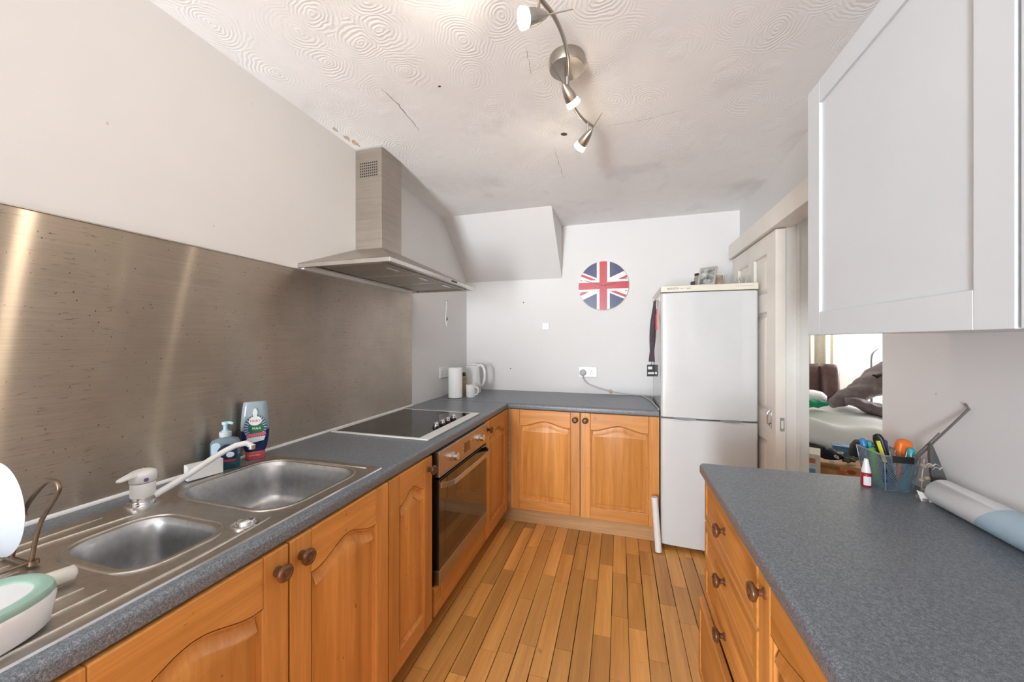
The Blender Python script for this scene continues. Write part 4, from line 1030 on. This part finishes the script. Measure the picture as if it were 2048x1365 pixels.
# driftwood ornament with gulls
og = onz(1885, 985, WT)
orn = thing('seagull_ornament', 'driftwood sail ornament with small white gulls by the wall', 'ornament', (.818, 1.265, WT)); orn.scale = (1.0, 1.0, 1.32)
drift = wood('driftwood', 2, (.03,.03,.032), (.16,.15,.14), .6)
rock = plain('ornament_rock', (.23,.19,.15), .7, var=.5, scale=60)
MB().loft([[(dx + a_, b_, z_) for a_, b_ in ((-w_, -.004), (w_, -.004), (w_, .004), (-w_, .004))] for dx, w_, z_ in ((.016, .018, .0005), (.012, .017, .03), (.004, .0135, .06), (-.004, .009, .09), (-.009, .004, .112), (-.010, .002, .118))]).build('sail', drift, orn, smooth=30)
MB().loft([[(x_, y_, z_) for x_, y_ in rrect(-.035*k_, .010*k_+.004, -.014*k_, .014*k_, .006*k_, 3)] for k_, z_ in ((1.0, .0005), (1.05, .006), (.7, .014))]).build('base', rock, orn, smooth=40)
for k, (x_, z_, r_) in enumerate(((-.022, .022, .009), (-.030, .042, .007), (-.018, .046, .008), (-.026, .072, .008), (-.014, .073, .008))):
    MB().lathe([(0, -r_*.6), (r_*.8, -r_*.4), (r_, 0), (r_*.7, r_*.5), (0, r_*.65)], (x_, -.002, z_), 'z', 10).build('pebble', rock, orn, smooth=60)
MB().tube([(-.028, 0, .010), (-.027, 0, .05), (-.022, 0, .085)], .0015, 6).build('wire', plain('thin_wire', (.35,.30,.25), .5), orn)
MB().loft([[(-.036, -.012, .0006), (-.004, -.016, .0006), (-.004, -.012, .0006), (-.034, -.008, .0006)], [(-.046, -.012, .022), (-.002, -.018, .010), (-.002, -.014, .010), (-.044, -.008, .022)]]).build('hull', white_pl, orn)
for (x_, z_, s_) in ((-.008, .074, 1), (.006, .068, .9), (-.010, .032, .8)):
    g = MB(); 
    for sg in (-1, 1): g.loft([[(x_ + sg*u*.016*s_, -.006 + q, z_ + .006*math.sin(u*PI)*s_ - .003*u) for q in (-.004*(1-u*.8), .004*(1-u*.8))] + [(x_ + sg*u*.016*s_, -.006, z_ + .006*math.sin(u*PI)*s_ - .003*u - .0025*(1-u))] for u in (0, .35, .7, 1)])
    g.build('gull', white_pl, orn, smooth=50)
# rolled wrapping paper against the wall
rl0, rl1 = Vector((.812, 1.238, WT+.0362)), Vector((.790, .52, WT+.0362))
pr = thing('paper_roll', 'large white and pale blue roll of paper lying against the right wall', 'paper roll', (rl0.x, rl0.y, WT))
ax = (rl1-rl0); Ln = ax.length; ax.normalize(); u_ = Vector((0,0,1)); v_ = ax.cross(u_)
oo = Vector((rl0.x, rl0.y, WT))
def rring(t, r, n=32, sk_=0.0): return [rl0 - oo + ax*(t + sk_*math.cos(2*PI*i/n)) + (u_*math.cos(2*PI*i/n)*.98 + v_*math.sin(2*PI*i/n))*r for i in range(n)]
MB().loft([rring(.02, .020), rring(.004, .026), rring(0, .032, sk_=.01), rring(.010, .0355), rring(.25, .0355), rring(Ln, .0355)], True, True).build('white_sheet', plain('paper_white', (.76,.77,.79), .45, var=.02), pr, smooth=60)
MB().loft([rring(.16, .0357, sk_=.03), rring(.20, .0360, sk_=.03), rring(Ln-.01, .0360)], False, False).build('blue_sheet', plain('paper_blue', (.42,.56,.66), .4, var=.03), pr, smooth=60)
# ------------------------------------------------------------------ ceiling spotlight bar
CB = Vector((-.181, 1.300, ceil_z(1.3)))
lf = thing('ceiling_spotlight', 'wavy brushed nickel ceiling spotlight bar with three lit lamps', 'light', CB)
MB().lathe([(.0625, 0), (.0625, -.036), (.060, -.040), (0, -.041)], (0,0,0), 'z', 40).build('ceiling_rose', nickel, lf, smooth=40)
ZBAR = EYE + .930
bar_px = ((1068, -22), (1085, 2), (1108, 32), (1126, 72), (1135, 110), (1136, 135), (1134, 160), (1138, 190), (1150, 218), (1166, 238), (1186, 253))
bp = smooth_path([onz(a, b, ZBAR) - CB for a, b in bar_px], 3)
MB().tube(bp, .0062, 10).build('bar', nickel, lf, smooth=60)
MB().lathe([(.008, -.041), (.008, ZBAR-CB.z)], (bp[15].x*0 + .0, .0, 0), 'z', 12).build('stem_mount', nickel, lf)
bulb_hot = {h: emis('bulb_lit', (1.0, .86, .66), 60.0*h) for h in (1.6, 4.5)}; bulb_rim = glassy('bulb_glass', (.95,.93,.88), .15, .6, Emission_Color=(1,.85,.6,1), Emission_Strength=.8)
def head(pb, pf, top, power, hot=1.0, tail=None):
    """spotlight: pb rear tip, pf centre of the glass, top where the stem meets the bar"""
    d = (pf-pb); L = d.length; M = Matrix.Translation(pb - CB) @ rot_to(d)
    k = L/.075
    b = MB().lathe([(.003, 0), (.008, .006*k), (.014, .018*k), (.019, .034*k), (.0215, .050*k), (.022, .056*k), (.019, .056*k)], (0,0,0), 'z', 24, True, False).xf(M).build('spotlight', nickel, lf, smooth=50)
    MB().lathe([(.019, .050*k), (.0235, .058*k), (.0255, .070*k), (.0255, .073*k), (.022, .0745*k)], (0,0,0), 'z', 24, False, False).xf(M).build('lamp_rim', bulb_rim, b, smooth=50)
    MB().lathe([(.0225, .0735*k), (.012, .0755*k), (0, .0758*k)], (0,0,0), 'z', 24, False, False).xf(M).build('lamp_glass', bulb_hot[hot], b, smooth=50)
    mid = pb.lerp(pf, .35)
    MB().tube([top - CB, mid - CB + Vector((0,0,.006))], .0042, 8).build('stem', nickel, b, smooth=60)
    if tail is not None: MB().tube([pb - CB, tail - CB], [.0022, .0014], 6).build('tail_rod', nickel, b, smooth=60)
    l = bpy.data.lights.new('spot_glow', 'SPOT'); l.energy = power; l.color = (1.0, .80, .52); l.spot_size = math.radians(115); l.spot_blend = .9; l.shadow_soft_size = .022
    o = bpy.data.objects.new('spot_glow', l); COL.objects.link(o); o.location = pf + d.normalized()*.012; o.rotation_euler = d.to_track_quat('-Z', 'Y').to_euler()
zl = ZBAR - .045
head(onz(1096, 29, zl), onz(1040, 37, zl-.026), onz(1078, -4, ZBAR), 0.2, 4.5, tail=onz(1146, 18, zl+.012))
head(onz(1126, 166, zl+.02), onz(1149, 211, zl-.03), onz(1134, 150, ZBAR), 0.9, 1.6, tail=onz(1102, 126, zl+.055))
head(onz(1184, 258, zl+.015), onz(1157, 297, zl-.03), onz(1176, 244, ZBAR), 0.9, 1.6, tail=onz(1204, 226, zl+.02))

# ------------------------------------------------------------------ the next room, seen through the doorway
NX = XR + .07
carpet = plain('beige_carpet', (.36,.30,.24), .95, var=.15, scale=200)
struct(MB().box(NX, 4.9, .6, 7.0, -.06, 0).build('floor', carpet))
struct(MB().box(NX, 4.9, .6, 7.0, 2.42, 2.5).build('ceiling', cream_m))
struct(MB().box(NX-.07, 4.9, 6.6, 6.7, 0, 2.42).build('wall_far', cream_m))
struct(MB().box(4.8, 4.9, .6, 5.2, 0, 2.42).box(4.8, 4.9, 6.5, 6.6, 0, 2.42).box(4.8, 4.9, 5.2, 6.5, 0, .85).box(4.8, 4.9, 5.2, 6.5, 2.15, 2.42).build('wall_side', cream_m))
struct(MB().box(NX-.07, NX, YB+.1, 6.6, 0, 2.42).build('wall_near', cream_m))
struct(MB().box(NX, 4.9, .5, .6, 0, 2.42).build('wall_entry', cream_m))
struct(MB().box(2.86, 2.90, 6.585, 6.6, 0, 2.4).build('trim_4', white_paint))
def fold(u, v): 
    x_ = 2.05 + 1.0*u; return (x_*1.0, 6.50 + .035*math.sin(u*34), .25 + 2.1*v)
tag(MB().grid(fold, 90, 2).build('curtain', plain('cream_curtain', (.84,.79,.66), .8), smooth=60), 'pale cream curtain hanging in the next room', 'curtain')
cur = bpy.data.objects['curtain']; sm = cur.modifiers.new('thick', 'SOLIDIFY'); sm.thickness = .004
# bed with white duvet
D0 = Vector((.433, .901, 0)); R0 = Vector((.901, -.433, 0)); BC = att(1690, 850, 3.75); BC.z = 0
bd_rot = math.atan2(R0.y, R0.x)
bed = thing('bed', 'bed under a rumpled white duvet in the next room', 'bed', BC, bd_rot)
MB().box(-.80, .42, -.62, .70, .12, .36).build('base', plain('bed_base', (.10,.09,.10), .8), bed, bevel=.02)
for lx in (-.74, .35):
    for ly_ in (-.55, .62): MB().box(lx-.03, lx+.03, ly_-.03, ly_+.03, .0005, .12).build('leg', black_pl, bed)
rn = random.Random(5); ph_ = [(rn.uniform(2, 9), rn.uniform(2, 9), rn.uniform(0, 6), rn.uniform(.006, .018)) for _ in range(14)]
def duv(u, v):
    x_ = -.84 + 1.37*u; y_ = -.74 + 1.5*v
    z = .505 + sum(a_*math.sin(fx*x_*1.6 + fy*y_*1.6 + p_) for fx, fy, p_, a_ in ph_)*.55
    ex = max(0, x_-.16)/.37; ey = max(0, -.48-y_)/.26
    z -= .16*ex**2 + .17*ey**2*(1 + .5*math.sin(5*x_+1)) ; z += .05*math.exp(-((x_+.1)**2 + (y_-.3)**2)/.12)
    return (x_, y_ - .05*math.sin(4*x_)*ey, z)
dv = MB().grid(duv, 60, 50).build('duvet', plain('white_cotton', (.82,.81,.79), .85, var=.02, scale=10), bed, smooth=80)
sm = dv.modifiers.new('thick', 'SOLIDIFY'); sm.thickness = .05; sm.offset = -1
# brown leather armchair
ac_p = att(1618, 800, 4.95); leather = plain('brown_leather', (.15,.085,.08), .34, var=.25, scale=14)
ac = thing('armchair', 'brown leather armchair with padded wings in the next room', 'armchair', (ac_p.x, ac_p.y, 0), math.radians(-14))
def pad(x0, x1, y0, y1, z0, z1, nm, r=.06, lean=0, mat=leather):
    m = MB(); R = []
    zs = [0, .08, .25, .5, .75, .92, 1]
    for q in zs:
        s_ = r*(1-math.sqrt(max(0, 1-(abs(2*q-1))**8)))*.6; o = lean*q
        R.append([(a_, b_ + o, z0 + (z1-z0)*q) for a_, b_ in rrect(x0+s_, x1-s_, y0+s_, y1-s_, r, 5)])
    return m.loft(R).build(nm, mat, ac, smooth=60)
pad(-.34, .34, -.36, .36, .10, .30, 'base'); pad(-.30, .30, -.40, .22, .30, .46, 'seat_cushion'); pad(-.29, .19, .22, .38, .40, .95, 'backrest', lean=.10)
pad(.17, .36, .12, .40, .40, .955, 'wing', .05, .06); pad(-.46, -.28, .12, .40, .40, .955, 'wing', .07, .06); pad(.30, .46, -.38, .22, .10, .60, 'arm', .06); pad(-.46, -.30, -.38, .22, .10, .60, 'arm', .06)
for lx in (-.3, .3):
    for ly_ in (-.3, .3): MB().lathe([(.025, .0005), (.03, .1), (0, .1)], (lx, ly_, 0), 'z', 12).build('foot', black_pl, ac)
cu = thing('cushion', 'white cushion on the brown leather armchair', 'cushion', (ac_p.x-.06, ac_p.y-.02, .462), math.radians(-14))
MB().loft([[(a_*k_, b_*k_, z_) for a_, b_ in rrect(-.22, .22, -.16, .14, .07, 5)] for k_, z_ in ((.8, 0), (1, .03), (1, .09), (.85, .13), (.5, .15))]).build('cover', plain('white_cushion', (.84,.84,.84), .8), cu, smooth=60)
# crumpled trousers and green cloth on the bed
tr_m = plain('mauve_brown_cloth', (.25,.19,.205), .5, var=.3, scale=9)
def blob(pts, radii, seed, amp=.14, n=18):
    r = random.Random(seed); m = MB(); P = smooth_path(pts, 5); k = len(P); R = []
    for i, p in enumerate(P):
        f = i/(k-1)*(len(radii)-1); j = min(int(f), len(radii)-2); rad = radii[j] + (radii[j+1]-radii[j])*(f-j)
        t = (P[min(i+1, k-1)] - P[max(i-1, 0)]).normalized(); x_ = t.cross(Vector((0,0,1))).normalized(); y_ = x_.cross(t)
        R.append([p + (x_*math.cos(2*PI*q/n) + y_*math.sin(2*PI*q/n)*.85)*rad*(1 + amp*math.sin(3*2*PI*q/n + i*1.1 + seed) + amp*.6*math.sin(5*2*PI*q/n - i*1.7)) for q in range(n)])
    return m.loft(R)
T4 = 3.84
trs = thing('trousers', 'crumpled mauve brown trousers heaped on the white bed', 'trousers', att(1700, 800, T4))
o_ = Vector(trs.location)
MB.xf(blob([att(1663, 809, T4) - o_, att(1688, 796, T4) - o_, att(1715, 786, T4) - o_, att(1745, 768, T4+.05) - o_, att(1785, 748, T4+.1) - o_], [.05, .09, .105, .14, .18], 1, .08), Matrix()).build('leg', tr_m, trs, smooth=80)
blob([att(1690, 803, T4-.1) - o_, att(1712, 804, T4-.15) - o_, att(1738, 815, T4-.15) - o_, att(1785, 827, T4-.2) - o_], [.035, .055, .070, .085], 2, .08).build('leg', tr_m, trs, smooth=80)
MB().tube([att(1748, 754, T4-.02) - o_, att(1768, 748, T4-.02) - o_, att(1800, 746, T4) - o_], .028, 10).build('waistband', black_pl, trs, smooth=60)
MB().loft([[att(1723, 802, T4-.12) - o_ + Vector((0,0,.016*math.cos(a_))) + R0*.05*math.sin(a_) + D0*q for a_ in [2*PI*i/12 for i in range(12)]] for q in (0, .06)]).build('red_patch', plain('dark_red', (.22,.03,.03), .7), trs, smooth=60)
gc = tag(blob([att(1598, 806, T4), att(1615, 806, T4), att(1635, 807, T4), att(1655, 808, T4)], [.045, .055, .050, .020], 7, .10).build('green_cloth', plain('emerald_cloth', (.012,.36,.20), .6), smooth=80), 'emerald green cloth lying at the back of the bed', 'cloth')
# white metal hoop of a bed rail
hp = [att(1743, 790, 4.75), att(1743, 730, 4.75), att(1744, 712, 4.75), att(1750, 703, 4.75), att(1762, 697, 4.75), att(1785, 692, 4.75), att(1830, 692, 4.75), att(1850, 712, 4.75), att(1851, 790, 4.75)]
lo1, lo2 = hp[0].copy(), hp[-1].copy(); lo1.z = lo2.z = .0005
tag(MB().tube([lo1] + smooth_path(hp, 5) + [lo2], .013, 10).build('metal_hoop', plain('grey_rail', (.45,.45,.45), .3, .8), smooth=60), 'tall thin grey metal hoop behind the trousers', 'rail')
# boxes below the bed end
def tbox(lab, pxc, t, w_, d_, h_, rz, mat, z0=0, nm='cardboard_box'):
    p = att(pxc, 900, t); o = thing(nm, lab, 'box', (p.x, p.y, z0), rz)
    MB().box(-w_/2, w_/2, -d_/2, d_/2, .0005, h_).build('carton', mat, o, bevel=.003); return o
card = plain('printed_card', (.62,.30,.11), .55, var=.25, scale=12)
b1_ = tbox('orange printed cardboard box carrying the black sweatshirt', 1670, 2.62, .325, .22, .415, bd_rot+.05, card)
b3_ = tbox('box with a sky blue picture standing behind the orange printed box', 1690, 2.98, .16, .12, .42, bd_rot+.05, plain('sky_print', (.18,.30,.52), .5, var=.4, scale=20))
MB().box(-.15, .02, -.1115, -.11, .375, .40).build('brown_print', plain('brown_print', (.36,.17,.08), .5, var=.3, scale=40), b1_)
for k in range(3): MB().loft([[(.03 + .05*k + (.024-.004*q)*math.cos(a_), -.111 - .0012*q, .365 + .012*(k % 2) + .016*math.sin(a_)) for a_ in [2*PI*i/12 for i in range(12)]] for q in (0, 1)]).build('fruit_print', plain('fruit_print_%d' % k, ((.60,.16,.05), (.45,.06,.03), (.65,.30,.08))[k], .5), b1_)
b2_ = tbox('white game box with red and blue squares beside the door frame', 1610, 2.50, .16, .20, .53, bd_rot+.02, plain('ivory_card', (.74,.66,.52), .6))
for i in range(2):
    for j in range(5):
        c_ = ((.55,.13,.10), (.60,.66,.70), (.10,.32,.50))[(i+j*2) % 3]
        MB().box(-.045 + i*.048 + .01, .045 - (1-i)*.048 + .012, -.1012, -.10, .335 + j*.034, .335 + j*.034 + .032).build('square_print', plain('square_%d_%d' % (i, j), c_, .5), b2_)
bg_ = att(1648, 905, 2.62)
cpb = blob([att(1622, 905, 2.58) - bg_, att(1640, 903, 2.58) - bg_, att(1658, 908, 2.56) - bg_, att(1684, 914, 2.56) - bg_], [.03, .045, .050, .018], 4, .10)
cp2 = thing('folded_sweatshirt', 'folded black sweatshirt with white lettering lying on the printed box', 'clothing', bg_)
cpb.build('fabric', plain('black_cloth', (.012,.012,.018), .75), cp2, smooth=80)
for k, (px, py, rz_) in enumerate(((1664, 923, .25), (1673, 914, -.6), (1681, 906, .1))):
    q = att(px, py, 2.485) - bg_; pts_ = [q + R0*(.013*math.cos(a_)*math.cos(rz_) - .006*math.sin(a_)*math.sin(rz_)) + Vector((0,0,1))*(.013*math.cos(a_)*math.sin(rz_) + .006*math.sin(a_)*math.cos(rz_)) for a_ in [2*PI*i/12 for i in range(12)]]
    MB().tube(pts_, .0030, 6, closed=True).build('lettering', white_pl, cp2, smooth=60)
leaf = tag(blob([att(1690, 921, 2.52), att(1700, 919, 2.54), att(1712, 918, 2.56)], [.016, .024, .012], 9, .3).build('camouflage_scarf', plain('camouflage', (.10,.095,.055), .8, var=.8, scale=50), smooth=40), 'crumpled green and brown patterned scarf beside the black sweatshirt', 'scarf')
p_ = att(1736, 920, 2.75)
bgb = thing('black_bag', 'black bag slumped beside the printed box behind the basket', 'bag', (p_.x, p_.y, 0), bd_rot)
MB().loft([[(a_*k_, b_*k_, z_) for a_, b_ in rrect(-.11, .13, -.10, .12, .05, 5)] for k_, z_ in ((.9, .0005), (1, .05), (1.0, .35), (.92, .46), (.7, .505), (.3, .52))]).build('bag_body', plain('black_nylon', (.010,.011,.014), .6), bgb, smooth=60)
MB().tube([(-.06, -.1, .38), (-.03, -.125, .42), (.06, -.115, .43), (.10, -.09, .40)], .012, 8).build('strap', plain('navy_strap', (.02,.06,.20), .5), bgb, smooth=60)
